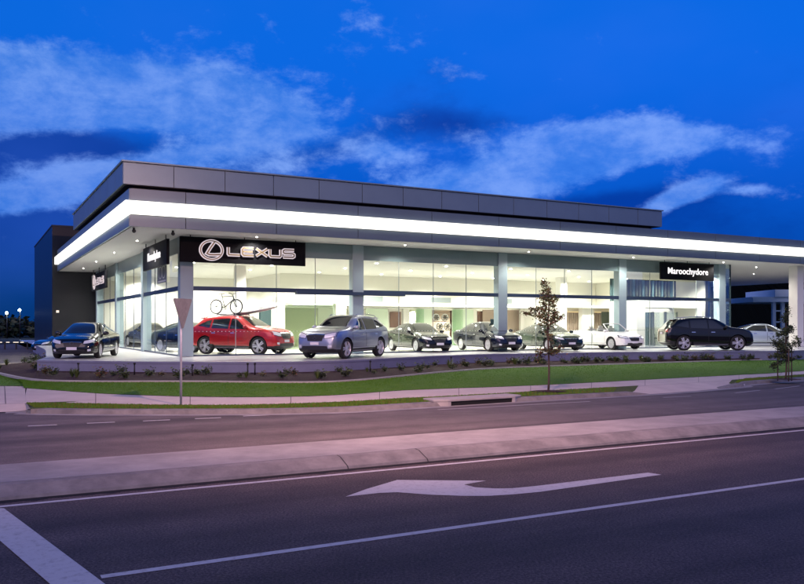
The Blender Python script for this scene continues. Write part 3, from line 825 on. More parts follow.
def sign_box(root, W, Hh, T=.12):
    mb = MB(); mb.box((-W/2, 0, -Hh/2), (W/2, T, Hh/2), 'black_sign'); p_ = bevel(mb.obj('sign_panel', root), .008)
    for x in (-W*.42, 0, W*.42):
        mb = MB(); mb.tube([(x, T/2, Hh/2), (x, T/2, Hh/2+.32)], .02, 'trim_black', 8); mb.obj('bracket', root)
# front emblem sign
def sign_front(px0, px1, py_t0, py_b0, v):
    u0, d0 = uv_ray(px0, v); u1, d1 = uv_ray(px1, v)
    zt = H + (HY - py_t0) * d0 / F; zb = H + (HY - py_b0) * d0 / F
    return u0, u1, zb, zt
VSG = 32.75
u0, u1, zb, zt = sign_front(180, 305.5, 236.0, 261.5, VSG)
r = empty('emblem_sign', B((u0+u1)/2, VSG, (zb+zt)/2), PHI)
tag(r, 'wide black sign with chrome emblem and outlined capital letters above the front glass corner', 'sign')
sign_box(r, u1-u0, zt-zb); brand_sign_face(r, u1-u0, zt-zb)
u0, u1, zb, zt = sign_front(661, 714, 261.8, 279.2, VSG)
r = empty('location_sign', B((u0+u1)/2, VSG, (zb+zt)/2), PHI)
tag(r, 'black sign with white town name above the right entrance', 'sign')
sign_box(r, u1-u0, zt-zb); me = text_mesh('Maroochydore', .50, 'sign_white', .01, .006, 1.04); o = link('lettering', me, r, (0, -.014, 0))
# left side signs (face -u): local x runs toward -v
def sign_side(pxa, pxb, py_t, py_b, uu):
    def at(px):
        dx = (px - CX)/F; d = uu/(CU*dx+SU); return (-SU*dx+CU)*d, d
    va, da = at(pxa); vb, db = at(pxb)
    zt = H + (HY-py_t)*db/F; zb = H + (HY-py_b)*db/F
    return va, vb, zb, zt
va, vb, zb, zt = sign_side(143, 166.5, 238.5, 264, 6.95)
r = empty('location_sign', B(6.95, (va+vb)/2, (zb+zt)/2), PHI - math.pi/2)
tag(r, 'black sign with white town name on the left side of the showroom', 'sign')
sign_box(r, abs(va-vb), zt-zb); me = text_mesh('Maroochydore', .50, 'sign_white', .01, .006, .86); link('lettering', me, r, (0, -.014, 0))
va, vb, zb, zt = sign_side(91.5, 105.5, 269.8, 287.5, 6.95)
r = empty('emblem_sign', B(6.95, (va+vb)/2, (zb+zt)/2), PHI - math.pi/2)
tag(r, 'black emblem sign at the far end of the left side canopy', 'sign')
sign_box(r, abs(va-vb), zt-zb); brand_sign_face(r, abs(va-vb), zt-zb)
# ring graphic stuck on the left glass
r = empty('window_decal', B(7.60, 36.9, 4.45), PHI - math.pi/2)
tag(r, 'grey square decal with two rings on the left side glass', 'decal')
mb = MB(); mb.box((-1.0, -.006, -.42), (1.0, -.002, .42), 'decal_grey'); mb.obj('decal_sheet', r)
mb = MB()
for cx in (-.36, .36):
    ribbon(mb, [(cx+.34*math.cos(t*math.pi/14), .06+.27*math.sin(t*math.pi/14)) for t in range(28)], .05, -.012, -.007, 'wall_white', True)
ribbon(mb, [(-.8, -.34), (.8, -.34)], .07, -.012, -.007, 'wall_white'); mb.obj('ring_graphic', r)

# ------------------------------------------------------------------ cars
def interp(tab, x):
    if x <= tab[0][0]: return tab[0][1]
    for (a, va), (b, vb) in zip(tab, tab[1:]):
        if x <= b:
            t = (x-a)/(b-a); return va + (vb-va)*t
    return tab[-1][1]
SPEC = {
 'suv': dict(L=4.77, W=.94, wf=1.42, wr=-1.32, R=.392, top=[(-2.385,.80),(-2.36,.98),(-2.30,1.08),(-2.17,1.22),(-1.93,1.45),(-1.70,1.575),(-1.45,1.62),(-.9,1.675),(-.2,1.69),(.28,1.665),(.58,1.54),(1.12,1.22),(1.28,1.185),(1.75,1.135),(2.10,1.06),(2.29,.95),(2.365,.78),(2.385,.58)],
   belt=[(-2.385,.80),(-2.3,1.06),(-2.1,1.20),(-1.5,1.19),(0,1.11),(1.05,1.08),(1.3,1.09),(1.75,1.06),(2.10,.99),(2.29,.86),(2.385,.54)],
   wt=[(-2.385,.55),(-2.2,.62),(-1.9,.60),(-1.0,.64),(.3,.63),(.9,.66),(1.25,.74),(1.8,.72),(2.2,.62),(2.385,.45)],
   w=[(-2.385,.74),(-2.32,.84),(-2.1,.905),(-1.4,.94),(1.4,.94),(1.9,.93),(2.18,.87),(2.33,.76),(2.385,.62)],
   bot=[(-2.385,.42),(-2.2,.30),(-1.9,.24),(1.9,.22),(2.2,.24),(2.385,.36)],
   wins=[((-1.0,1.16),(-.12,1.13),(-.12,1.585),(-.98,1.55)), ((-.04,1.13),(.80,1.12),(.22,1.55),(-.04,1.585)), ((-1.74,1.28),(-1.08,1.17),(-1.06,1.53),(-1.36,1.46))],
   ws=(.34,1.08), wsw=(.53,.67), rg=(-2.20,-1.96), rgw=(.62,.54), door=(-1.06,-.08,.98), sill=.40, dz=(.46,1.02), clad=.40),
 'sedan': dict(L=4.62, W=.90, wf=1.42, wr=-1.31, R=.325, top=[(-2.31,.66),(-2.29,.86),(-2.22,.98),(-2.0,1.045),(-1.72,1.07),(-1.2,1.27),(-.75,1.39),(-.2,1.43),(.18,1.405),(.55,1.26),(1.08,.97),(1.2,.945),(1.7,.87),(2.05,.77),(2.22,.65),(2.29,.52),(2.31,.45)],
   belt=[(-2.31,.62),(-2.25,.88),(-2.0,.97),(-1.5,.96),(0,.90),(1.0,.87),(1.2,.85),(1.7,.79),(2.05,.70),(2.22,.58),(2.31,.42)],
   wt=[(-2.31,.55),(-2.1,.66),(-1.6,.62),(-.8,.56),(.2,.56),(.8,.62),(1.15,.70),(1.7,.69),(2.1,.58),(2.31,.42)],
   w=[(-2.31,.70),(-2.24,.81),(-2.0,.87),(-1.4,.90),(1.4,.90),(1.8,.875),(2.1,.78),(2.25,.66),(2.31,.54)],
   bot=[(-2.31,.36),(-2.15,.24),(-1.9,.19),(1.9,.17),(2.15,.19),(2.31,.30)],
   wins=[((-1.50,.985),(-.10,.925),(-.10,1.30),(-.85,1.29)), ((-.02,.92),(.76,.90),(.18,1.28),(-.02,1.30))],
   ws=(.24,1.02), wsw=(.43,.60), rg=(-1.66,-.92), rgw=(.60,.50), door=(-1.02,-.06,.94), sill=.30, dz=(.34,.87), clad=.24),
}
S_ = SPEC['suv']
for k_ in ('top', 'belt', 'wt', 'w', 'bot'):   # shorter overhangs, taller roof
    zs_ = 1.025 if k_ in ('top', 'belt') else 1.0
    S_[k_] = [((x + 1.32)*.86 - 1.32 if x < -1.32 else ((x - 1.42)*.93 + 1.42 if x > 1.42 else x), z*zs_) for x, z in S_[k_]]
SPEC['convertible'] = dict(SPEC['sedan'], top=[(-2.31,.66),(-2.29,.86),(-2.22,.97),(-2.0,1.02),(-1.5,1.03),(-1.0,1.0),(0,.965),(1.05,.955),(1.2,.945),(1.7,.87),(2.05,.77),(2.22,.65),(2.29,.52),(2.31,.45)],
   wt=[(-2.31,.55),(-2.1,.66),(-1.6,.70),(-.8,.72),(.2,.72),(.8,.72),(1.15,.71),(1.7,.69),(2.1,.58),(2.31,.42)])
def car_body(S):
    xs = sorted(set([a for a, _ in S['top']] + [a for a, _ in S['w']] + [-1.75,-1.5,-1.1,-.5,.0,.9,1.5,1.65,1.95]))
    xs = [x for i, x in enumerate(xs) if i == 0 or x - xs[i-1] > .012]
    ring_n = 0; vs = []; rows = []
    for x in xs:
        zt = interp(S['top'], x); zs = min(interp(S['belt'], x), zt - .035); w = interp(S['w'], x); wt = min(interp(S['wt'], x), w*.93); zb = interp(S['bot'], x)
        g = zt - zs; hgt = zs - zb
        half = [(0, zb), (.80*w, zb), (.955*w, zb+.06*hgt+.01), (.995*w, zb+.30*hgt), (1.0*w, zb+.62*hgt), (.985*w, zb+.86*hgt), (.945*w, zs),
                (.945*w + (wt-.945*w)*.5 + .012*min(1, g/.4), zs + (zt-zs)*.5), (wt + .01, zt - min(.075, g*.35)), (wt*.90, zt - min(.022, g*.12)), (wt*.5, zt - .004*(g > .2)), (0, zt)]
        ring = [(y, z) for y, z in half] + [(-y, z) for y, z in half[-2:0:-1]]
        rows.append([(x, y, z) for y, z in ring])
    n = len(rows[0]); fs = []
    for r_ in rows: vs += r_
    for i in range(len(rows)-1):
        for j in range(n): fs.append((i*n+j, (i+1)*n+j, (i+1)*n+(j+1)%n, i*n+(j+1)%n))
    # end caps as quads across the ring
    for base, rev in ((0, False), ((len(rows)-1)*n, True)):
        h = n // 2
        for j in range(h):
            a, b = base + j, base + j + 1; c, d = base + (n - j - 1) % n, base + (n - j) % n
            if j == 0: f = (a, b, c)
            elif j == h - 1: f = (a, b, d)
            else: f = (a, b, c, d)
            fs.append(f if rev else f[::-1])
    me = bpy.data.meshes.new('body'); me.from_pydata(vs, [], fs); me.materials.append(M['paint_silver']); me.materials.append(M['trim_black'])
    bm = bmesh.new(); bm.from_mesh(me); bmesh.ops.recalc_face_normals(bm, faces=bm.faces); bm.to_mesh(me); bm.free()
    o = bpy.data.objects.new('tmp', me); C.objects.link(o)
    s_ = o.modifiers.new('s', 'SUBSURF'); s_.levels = 2; s_.render_levels = 2
    bpy.context.view_layer.update(); dg = bpy.context.evaluated_depsgraph_get()
    smooth = bpy.data.meshes.new_from_object(o.evaluated_get(dg))
    for p in smooth.polygons:
        p.use_smooth = True
        if sum(smooth.vertices[i].co.z for i in p.vertices)/len(p.vertices) < S['clad']: p.material_index = 1
    bv = BVHTree.FromPolygons([v.co.copy() for v in smooth.vertices], [tuple(p.vertices) for p in smooth.polygons])
    o.modifiers.clear(); o.data = smooth
    # wheel arches
    cut = MB()
    for x in (S['wf'], S['wr']):
        for sg in (-1, 1):
            T = Matrix.Translation((x, 0, S['R']))
            n2 = 36; Rr = S['R'] + .055; pf = [(Rr*math.cos(2*math.pi*k/n2), Rr*math.sin(2*math.pi*k/n2)) for k in range(n2)]
            cut.prism([(x + a, S['R'] + b) for a, b in pf], sg*.60, sg*1.3, 'trim_black', None, 'y')
    cm = cut.mesh('cut'); cm.materials.clear(); cm.materials.append(M['paint_silver']); cm.materials.append(M['trim_black'])
    for p in cm.polygons: p.material_index = 1
    co = bpy.data.objects.new('cut', cm); C.objects.link(co)
    b = o.modifiers.new('b', 'BOOLEAN'); b.object = co; b.operation = 'DIFFERENCE'; b.solver = 'EXACT'
    bpy.context.view_layer.update(); dg = bpy.context.evaluated_depsgraph_get()
    fin = bpy.data.meshes.new_from_object(o.evaluated_get(dg))
    bpy.data.objects.remove(o); bpy.data.objects.remove(co)
    for p in fin.polygons: p.use_smooth = p.material_index == 0 or p.normal.z > -2
    try: fin.set_sharp_from_angle(angle=math.radians(40))
    except Exception: pass
    return fin, bv
def patch(bv, low, high, nu, nv, direction, off=.005, mirror=False):
    """grid between two polylines (2D), projected on the car skin. direction 'y','z','x','-x'"""
    def samp(pl, t):
        K = len(pl)-1; k = min(int(t*K), K-1); f = t*K-k
        return Vector(pl[k]).lerp(Vector(pl[k+1]), f)
    mb = []; fs = []
    for i in range(nu+1):
        a = samp(low, i/nu); b = samp(high, i/nu)
        for j in range(nv+1):
            q = a.lerp(b, j/nv)
            if direction == 'y': o_ = Vector((q.x, 2, q.y)); d_ = Vector((0,-1,0))
            elif direction == 'z': o_ = Vector((q.x, q.y, 3)); d_ = Vector((0,0,-1))
            elif direction == 'x': o_ = Vector((4, q.x, q.y)); d_ = Vector((-1,0,0))
            else: o_ = Vector((-4, q.x, q.y)); d_ = Vector((1,0,0))
            h, n, _, _ = bv.ray_cast(o_, d_)
            if h is None: h = o_ + d_*2.0; n = -d_
            if n.dot(d_) > 0: n = -n
            mb.append(h + n*off)
    w = nv+1
    for i in range(nu):
        for j in range(nv): fs.append((i*w+j, (i+1)*w+j, (i+1)*w+j+1, i*w+j+1))
    if mirror: mb = [Vector((p.x, -p.y, p.z)) for p in mb]
    return mb, fs
def wheel_mesh(R, wd=.225, spokes=7):
    t = MB()
    rr = R*.75
    t.lathe([(rr, -wd/2+.02), (rr+.012, -wd/2), (R*.93, -wd/2), (R, -wd/2+.03), (R, wd/2-.03), (R*.93, wd/2), (rr+.012, wd/2), (rr, wd/2-.02), (rr-.01, 0), (rr, -wd/2+.02)], 'tyre', 40)
    rim = MB()
    rim.lathe([(rr-.006, wd/2-.01), (rr-.02, wd/2-.035), (rr-.035, 0), (rr-.035, -wd/2+.02)], 'alloy', 40)
    rim.lathe([(0.0, wd/2-.015), (.055, wd/2-.02), (.065, wd/2-.05), (.06, 0)], 'alloy', 20)
    for k in range(spokes):
        a = 2*math.pi*k/spokes
        T = Matrix.Rotation(a, 4, 'Y')
        rim.prism([(.04, -.040), (rr-.008, -.075), (rr-.008, -.016), (.04, -.004)], wd/2-.055, wd/2-.022, 'alloy', T, 'y')
        rim.prism([(.04, .004), (rr-.008, .016), (rr-.008, .075), (.04, .040)], wd/2-.055, wd/2-.022, 'alloy', T, 'y')
    disc = MB(); disc.lathe([(0, wd/2-.09), (rr*.72, wd/2-.09), (rr*.72, wd/2-.11), (0, wd/2-.11)], 'brake', 24)
    disc.lathe([(0, -.02), (rr-.04, -.02)], 'trim_black', 24)
    return t.mesh('tyre'), rim.mesh('rim'), disc.mesh('brake_disc')
def build_kind(kind):
    S = SPEC[kind]; body, bv = car_body(S); parts = []   # (name, mesh, parent index or None)
    def add(name, me, par=None, loc=None, rot=0.0): parts.append((name, me, par, loc, rot)); return len(parts)-1
    b = add('body', body)
    def pm(name, low, high, nu, nv, d, m, off=.005, both=False, smooth=True, par=None):
        mb = MB(); v_, f_ = patch(bv, low, high, nu, nv, d, off); mb.add(v_, f_, m, smooth)
        i = add(name, mb.mesh(name), par)
        if both:
            mb = MB(); v_, f_ = patch(bv, low, high, nu, nv, d, off, True); mb.add(v_, f_, m, smooth); add(name, mb.mesh(name), par)
        return i
    zt = lambda x: interp(S['top'], x)
    if kind != 'convertible':
        for q in S['wins']:
            pm('side_window', [q[0], q[1]], [q[3], q[2]], 12, 8, 'y', 'car_glass', .006, True)
        # windscreen, rear glass projected from above
        a0, a1 = S['ws']; w0, w1 = S['wsw']
        pm('windscreen', [(a1, -w1), (a1+.05, 0), (a1, w1)], [(a0, -w0), (a0+.03, 0), (a0, w0)], 20, 12, 'z', 'car_glass', .006)
        r0, r1 = S['rg']; w0, w1 = S['rgw']
        if kind == 'sedan': pm('rear_window', [(r0, -w0), (r0-.04, 0), (r0, w0)], [(r1, -w1), (r1, 0), (r1, w1)], 20, 12, 'z', 'car_glass', .006)
        else: pm('rear_window', [(-.62, 1.10), (0, 1.09), (.62, 1.10)], [(-.54, 1.50), (0, 1.52), (.54, 1.50)], 20, 8, '-x', 'car_glass', .006)
    # doors: paint patch over slightly larger dark seam
    d0, d1, d2 = S['door']; z0, z1 = S['dz']
    def door(a, bb):
        for mir in (False, True):
            mb = MB(); v_, f_ = patch(bv, [(a-.012, z0-.012), (bb+.012, z0-.012)], [(a-.012, z1+.01), (bb+.012, z1)], 10, 8, 'y', .0015, mir); mb.add(v_, f_, 'trim_black', True)
            v_, f_ = patch(bv, [(a, z0), (bb, z0)], [(a, z1), (bb, z1)], 10, 8, 'y', .0035, mir); mb.add(v_, f_, 'paint_silver', True)
            i = add('door', mb.mesh('door'))
            hx = a + .10; hz = z1 - .09
            h = MB(); v_, f_ = patch(bv, [(hx, hz), (hx+.2, hz)], [(hx, hz+.035), (hx+.2, hz+.035)], 4, 2, 'y', .03, mir); h.add(v_, f_, 'chrome', True)
            add('handle', h.mesh('handle'), i)
    door(d0, d1-.02); door(d1+.02, d2)
    # lamps, grille, plate, bumper opening
    for sg in (1, -1):
        if kind == 'suv': pm('lamp_housing', [(sg*.39,.78),(sg*.62,.795),(sg*.86,.86)], [(sg*.39,.96),(sg*.62,1.0),(sg*.85,1.045)], 8, 4, 'x', 'lamp_dark', .005)
        else: pm('lamp_housing', [(sg*.40,.56),(sg*.60,.58),(sg*.81,.64)], [(sg*.42,.70),(sg*.62,.74),(sg*.79,.785)], 8, 4, 'x', 'lamp_dark', .005)
    if kind == 'suv':
        pm('headlight', [(.42,.80),(.62,.82),(.82,.88)], [(.42,.94),(.62,.98),(.81,1.02)], 8, 4, 'x', 'headlamp', .008, False)
        pm('headlight', [(-.42,.80),(-.62,.82),(-.82,.88)], [(-.42,.94),(-.62,.98),(-.81,1.02)], 8, 4, 'x', 'headlamp', .008, False)
        pm('grille', [(-.32,.69),(0,.685),(.32,.69)], [(-.40,.91),(0,.93),(.40,.91)], 12, 6, 'x', 'trim_black', .010)
        pm('grille_surround', [(-.41,.915),(0,.935),(.41,.915)], [(-.41,.945),(0,.965),(.41,.945)], 12, 2, 'x', 'chrome', .014)
        pm('bumper_intake', [(-.60,.38),(0,.375),(.60,.38)], [(-.55,.50),(0,.51),(.55,.50)], 12, 4, 'x', 'trim_black', .008)
        pm('fog_light', [(.60,.44),(.74,.46)], [(.60,.54),(.74,.55)], 4, 4, 'x', 'headlamp', .010); pm('fog_light', [(-.60,.44),(-.74,.46)], [(-.60,.54),(-.74,.55)], 4, 4, 'x', 'headlamp', .010)
        pm('taillight', [(.50,.98),(.84,.95)], [(.50,1.10),(.80,1.12)], 6, 4, '-x', 'taillamp', .008); pm('taillight', [(-.50,.98),(-.84,.95)], [(-.50,1.10),(-.80,1.12)], 6, 4, '-x', 'taillamp', .008)
        pz = .60; rz_ = .90; ex = 'headlamp'
    else:
        pm('headlight', [(.42,.58),(.60,.60),(.78,.66)], [(.44,.68),(.62,.72),(.76,.76)], 8, 4, 'x', 'headlamp', .008); pm('headlight', [(-.42,.58),(-.60,.60),(-.78,.66)], [(-.44,.68),(-.62,.72),(-.76,.76)], 8, 4, 'x', 'headlamp', .008)
        pm('grille', [(-.26,.46),(0,.455),(.26,.46)], [(-.34,.62),(0,.635),(.34,.62)], 12, 5, 'x', 'trim_black', .008)
        pm('grille_surround', [(-.35,.622),(0,.637),(.35,.622)], [(-.35,.645),(0,.66),(.35,.645)], 12, 2, 'x', 'chrome', .012)
        pm('bumper_intake', [(-.52,.26),(0,.25),(.52,.26)], [(-.48,.36),(0,.37),(.48,.36)], 12, 4, 'x', 'trim_black', .008)
        pm('fog_light', [(.58,.29),(.68,.31)], [(.58,.37),(.68,.38)], 4, 4, 'x', 'headlamp', .010); pm('fog_light', [(-.58,.29),(-.68,.31)], [(-.58,.37),(-.68,.38)], 4, 4, 'x', 'headlamp', .010)
        pm('taillight', [(.48,.78),(.80,.78)], [(.48,.90),(.76,.92)], 6, 4, '-x', 'taillamp', .008); pm('taillight', [(-.48,.78),(-.80,.78)], [(-.48,.90),(-.76,.92)], 6, 4, '-x', 'taillamp', .008)
        pz = .40; rz_ = .62
    def hitx(y, z, sgn):
        h, _, _, _ = bv.ray_cast(Vector((4*sgn, y, z)), Vector((-sgn, 0, 0))); return h.x if h else 2.3*sgn
    for sgn, z_ in ((1, pz), (-1, rz_)):
        x_ = hitx(0, z_, sgn) + .02*sgn
        mb = MB(); mb.box((min(x_, x_-.025*sgn), -.19, z_-.055), (max(x_, x_-.025*sgn), .19, z_+.055), 'plate'); add('number_plate', mb.mesh('number_plate'))
    x_ = hitx(0, pz+.19, 1) + .022
    mb = MB(); ribbon(mb, [(.075*math.cos(t*math.pi/10), .055*math.sin(t*math.pi/10)) for t in range(20)], .014, -.01, 0, 'chrome', True)
    mb.v = [(x_+.004, v[0], v[2]+pz+.20) for v in mb.v]; add('badge', mb.mesh('badge'))
    # mirrors
    mz = interp(S['belt'], .8) + .07
    for sg in (1, -1):
        h, _, _, _ = bv.ray_cast(Vector((.82, 2, mz)), Vector((0,-1,0))); yy = h.y if h else .85
        mb = MB(); 
        T = Matrix.Translation((.80, sg*(yy+.13), mz+.03)) @ Matrix.Diagonal((.085, .125, .085, 1))
        sp_ = MB(); sp_.sphere((0,0,0), 1, 'paint_silver', 8); sp_.v = [tuple(T @ Vector(v)) for v in sp_.v]
        sp_.tube([(.82, sg*(yy-.02), mz-.02), (.80, sg*(yy+.08), mz)], .022, 'trim_black', 8)
        add('wing_mirror', sp_.mesh('wing_mirror'))
    # rocker trim strip
    pm('sill_trim', [(S['wr']+.50, S['sill']-.10), (S['wf']-.50, S['sill']-.10)], [(S['wr']+.50, S['sill']-.075), (S['wf']-.50, S['sill']-.075)], 12, 1, 'y', 'chrome', .012, True)
    if kind == 'suv':
        for sg in (1, -1):
            pts = [(-1.45, sg*.60, zt(-1.45)-.02), (-1.35, sg*.60, zt(-1.35)+.035), (-.5, sg*.61, zt(-.5)+.035), (.12, sg*.60, zt(.12)+.02), (.24, sg*.60, zt(.24)-.03)]
            mb = MB(); mb.tube(pts, .016, 'chrome', 8); add('roof_rail', mb.mesh('roof_rail'))
        mb = MB(); mb.prism([(-1.82, 1.600), (-1.60, 1.645), (-1.60, 1.60), (-1.80, 1.575)], -.54, .54, 'paint_silver', None, 'y'); add('spoiler', mb.mesh('spoiler'))
    if kind == 'convertible':
        mb = MB(); v_, f_ = patch(bv, [(-1.05,-.60),(-1.08,0),(-1.05,.60)], [(.72,-.62),(.80,0),(.72,.62)], 12, 14, 'z', .005); mb.add(v_, f_, 'trim_black', True); add('cockpit', mb.mesh('cockpit'))
        for x, hz in ((-.05, 1.14), (-.85, 1.10)):
            for y in (-.34, .34):
                mb = MB(); T = Matrix.Translation((x, y, .98)) @ Matrix.Rotation(-.2, 4, 'Y')
                mb.box((-.06, -.22, 0), (.06, .22, hz-.98), 'leather', T); mb.box((-.04, -.12, hz-.97), (.05, .12, hz-.85), 'leather', T); me_ = mb.mesh('seat'); add('seat', me_)
        fr = MB(); P = [(1.0, -.68, .96), (.42, -.56, 1.36), (.40, .56, 1.36), (1.0, .68, .96)]
        fr.tube([Vector(P[0]), Vector(P[1]), Vector((.37, 0, 1.39)), Vector(P[2]), Vector(P[3])], .025, 'paint_silver', 8)
        i = add('windscreen_frame', fr.mesh('windscreen_frame'))
        g = MB(); g.add([P[0], P[3], P[2], P[1]], [(0,1,2,3)], 'clear_glass'); add('windscreen', g.mesh('windscreen'), i)
    ty, rm, dc = wheel_mesh(S['R'], .235 if kind == 'suv' else .21, 5 if kind == 'suv' else 7)
    W = S['W']
    for x in (S['wf'], S['wr']):
        for sg in (1, -1):
            i = add('wheel', None, None, (x, sg*(W-.135), S['R']), 0 if sg > 0 else math.pi)
            parts[i] = ('wheel', ty, None, (x, sg*(W-.135), S['R']), 0 if sg > 0 else math.pi)
            add('rim', rm, i); add('brake_disc', dc, i)
    return parts
KINDS = {}
CACHE = {}
def recolor(me, paint):
    if me is None: return None
    key = (me.name, paint)
    if key in CACHE: return CACHE[key]
    if M['paint_silver'] in list(me.materials) and paint != 'paint_silver':
        c = me.copy()
        for i, m in enumerate(c.materials):
            if m == M['paint_silver']: c.materials[i] = M[paint]
        CACHE[key] = c; return c
    CACHE[key] = me; return me
def make_car(kind, paint, loc, rz, label, name, group=None):
    if kind not in KINDS: KINDS[kind] = build_kind(kind)
    r = empty(name, loc, rz); tag(r, label, {'suv': 'suv', 'sedan': 'sedan', 'convertible': 'convertible'}[kind], group)
    objs = []
    for nm, me, par, l_, rot in KINDS[kind]:
        o = link(nm, recolor(me, paint), objs[par] if par is not None else r, l_, rot); objs.append(o)
    return r
def place(kind, paint, px_r, px_f, d, side, toward, z, label, name, group=None, keep='r'):
    """near side rear / front wheel contact columns; side=+1 if the car's left flank faces the camera"""
    S = SPEC[kind]; wb = S['wf'] - S['wr']; yw = (S['W'] - .03) * side
    # search the heading for which the wheels land on those columns, rear wheel at depth d
    best = None
    ref = xy_at(px_r if keep == 'r' else px_f, d)
    for k in range(3600):
        th = k*math.pi/1800; c, s_ = math.cos(th), math.sin(th)
        if keep == 'r': q = (ref[0] + wb*c, ref[1] + wb*s_); tgt = px_f
        else: q = (ref[0] - wb*c, ref[1] - wb*s_); tgt = px_r
        if (s_ < 0) != toward: continue
        e = abs(q[0]/q[1]*F + CX - tgt)
        if best is None or e < best[0]: best = (e, th)
    th = best[1]; c, s_ = math.cos(th), math.sin(th)
    off = -S['wr'] if keep == 'r' else -S['wf']
    cx = ref[0] + off*c + yw*s_; cy = ref[1] + off*s_ - yw*c
    return make_car(kind, paint, (cx, cy, z), th, label, name, group)
G = 'cars on the showroom floor'
FZ = .846; PZ = .832
place('suv', 'paint_silver', 380.5, 347, 31.2, 1, True, PZ, 'silver blue SUV parked on the podium outside the glass', 'parked_suv', 'cars outside the showroom', 'f')
place('sedan', 'paint_black', 116.7, 100.8, 31.9, 1, True, PZ, 'glossy black sedan on the left corner of the podium, nose to the street', 'parked_sedan', 'cars outside the showroom', 'f')
place('suv', 'paint_black', 684.4, 738.0, 41.5, -1, True, PZ, 'black SUV side on in front of the entrance portal', 'parked_suv', 'cars outside the showroom')
place('sedan', 'paint_blue_silver', 747, 791.5, 50.5, -1, True, PZ, 'pale silver coupe half hidden behind the black SUV', 'parked_coupe', 'cars outside the showroom', 'f')
place('sedan', 'paint_navy', 92, 57, 53.0, 1, True, .31, 'dark blue car mostly hidden behind the black sedan at far left', 'parked_car', 'cars outside the showroom', 'f')
red = place('suv', 'paint_red', 205, 258, 35.8, -1, True, FZ, 'red SUV inside the corner window with a bicycle on its roof', 'display_suv', G)
place('sedan', 'paint_black', 391, 415.4, 41.0, -1, True, FZ, 'black sedan inside, just right of the silver SUV', 'display_sedan', G)
place('sedan', 'paint_navy', 460, 487.8, 42.2, -1, True, FZ, 'dark navy sedan inside, left of the middle column', 'display_sedan', G)
place('sedan', 'paint_green', 521, 547, 43.3, -1, True, FZ, 'dark green sedan inside, behind the slender street tree', 'display_sedan', G)
place('convertible', 'paint_white', 578.7, 610.8, 45.2, -1, True, FZ, 'white open top convertible inside the showroom', 'display_convertible', G)
place('sedan', 'paint_navy', 160, 192, 39.6, -1, True, FZ, 'dark sedan inside behind the glass corner column', 'display_sedan', G)
place('sedan', 'paint_black', 127.5, 143, 49.0, -1, True, FZ, 'dark sedan deep inside seen through the left side glass', 'display_sedan', G)

for o_, sc3 in zip([o for o in C.objects if o.name.startswith('display_sedan')], ((1.0,1.0,1.0), (.97,.99,1.04), (1.03,1.01,.97), (1.02,1.0,1.02), (.98,1.0,1.03))): o_.scale = sc3
# roof load on the red car: surfboard and bicycle
rl = red.location; th = red.rotation_euler.z
def on_red(x, y, z): 
    return Vector((rl.x + x*math.cos(th) - y*math.sin(th), rl.y + x*math.sin(th) + y*math.cos(th), rl.z + z))
bd = empty('surfboard', on_red(.15, .10, 1.85), th); bd.rotation_euler = (0, -.13, th)
tag(bd, 'long grey surfboard strapped to the roof of the red SUV', 'surfboard')
mb = MB(); n = 28; vs = []; fs = []
Lb = 3.3
for i in range(n+1):
    t = i/n; x = -Lb/2 + Lb*t; w = .29*math.sin(math.pi*(.06+.92*t))**.6; th_ = .085*math.sin(math.pi*(.05+.93*t))**.5; zc = .05*(2*t-1)**4
    for k in range(8):
        a = 2*math.pi*k/8; vs.append((x, w*math.cos(a), zc + th_*math.sin(a)))
for i in range(n):
    for k in range(8): fs.append((i*8+k, (i+1)*8+k, (i+1)*8+(k+1)%8, i*8+(k+1)%8))
fs.append(tuple(range(8))); fs.append(tuple(range(n*8, n*8+8)))
mb.add(vs, fs, 'board_grey', True); mb.obj('deck', bd)
mb = MB(); mb.prism([(-1.5, -.06), (-1.25, -.30), (-1.15, -.30), (-1.28, -.06)], -.008, .008, 'board_dark', None, 'y'); mb.obj('fin', bd)
rk = empty('roof_rack', on_red(-.45, 0, 1.725), th); tag(rk, 'pair of black roof bars on top of the red SUV', 'roof rack')
for x in (-.45, .45):
    mb = MB(); mb.tube([(x, -.62, .0), (x, -.60, .055), (x, .60, .055), (x, .62, .0)], .02, 'trim_black', 8); mb.obj('bar', rk)
bk = empty('bicycle', on_red(-.62, -.30, 1.79), th); tag(bk, 'mountain bike standing upright on the roof of the red SUV', 'bicycle')
Rw = .335
def ringm(mb, cx, cz, R, r_, m): mb.tube([(cx+R*math.cos(2*math.pi*k/28), 0, cz+R*math.sin(2*math.pi*k/28)) for k in range(28)], r_, m, 6, True)
for cx in (-.53, .53):
    mb = MB(); ringm(mb, cx, Rw, Rw-.02, .026, 'tyre'); w_ = mb.obj('wheel', bk)
    mb = MB(); ringm(mb, cx, Rw, Rw-.05, .010, 'alloy')
    for k in range(10):
        a = 2*math.pi*k/10; mb.tube([(cx, 0, Rw), (cx+(Rw-.05)*math.cos(a), 0, Rw+(Rw-.05)*math.sin(a))], .004, 'alloy', 4)
    mb.tube([(cx, -.05, Rw), (cx, .05, Rw)], .03, 'bike_black', 8); mb.obj('rim', w_)
bb = (-.08, 0, .30); st_ = (-.22, 0, .78); hd = (.36, 0, .80); hb = (.39, 0, .66); ra = (-.53, 0, Rw); fa = (.53, 0, Rw)
mb = MB()
for a, b_2, r_ in ((bb, st_, .019), (bb, hb, .024), (st_, hd, .018), (hb, (.35,0,.84), .022), (ra, bb, .013), (ra, (-.20,0,.72), .012)): mb.tube([a, b_2], r_, 'bike_white', 8)
mb.obj('frame', bk)
mb = MB(); mb.tube([(.35,.0,.84), (.40, .05, .64)], .018, 'bike_black', 8)
for y in (-.055, .055): mb.tube([(.40, y, .64), (.53, y, Rw)], .017, 'bike_black', 8)
mb.obj('fork', bk)
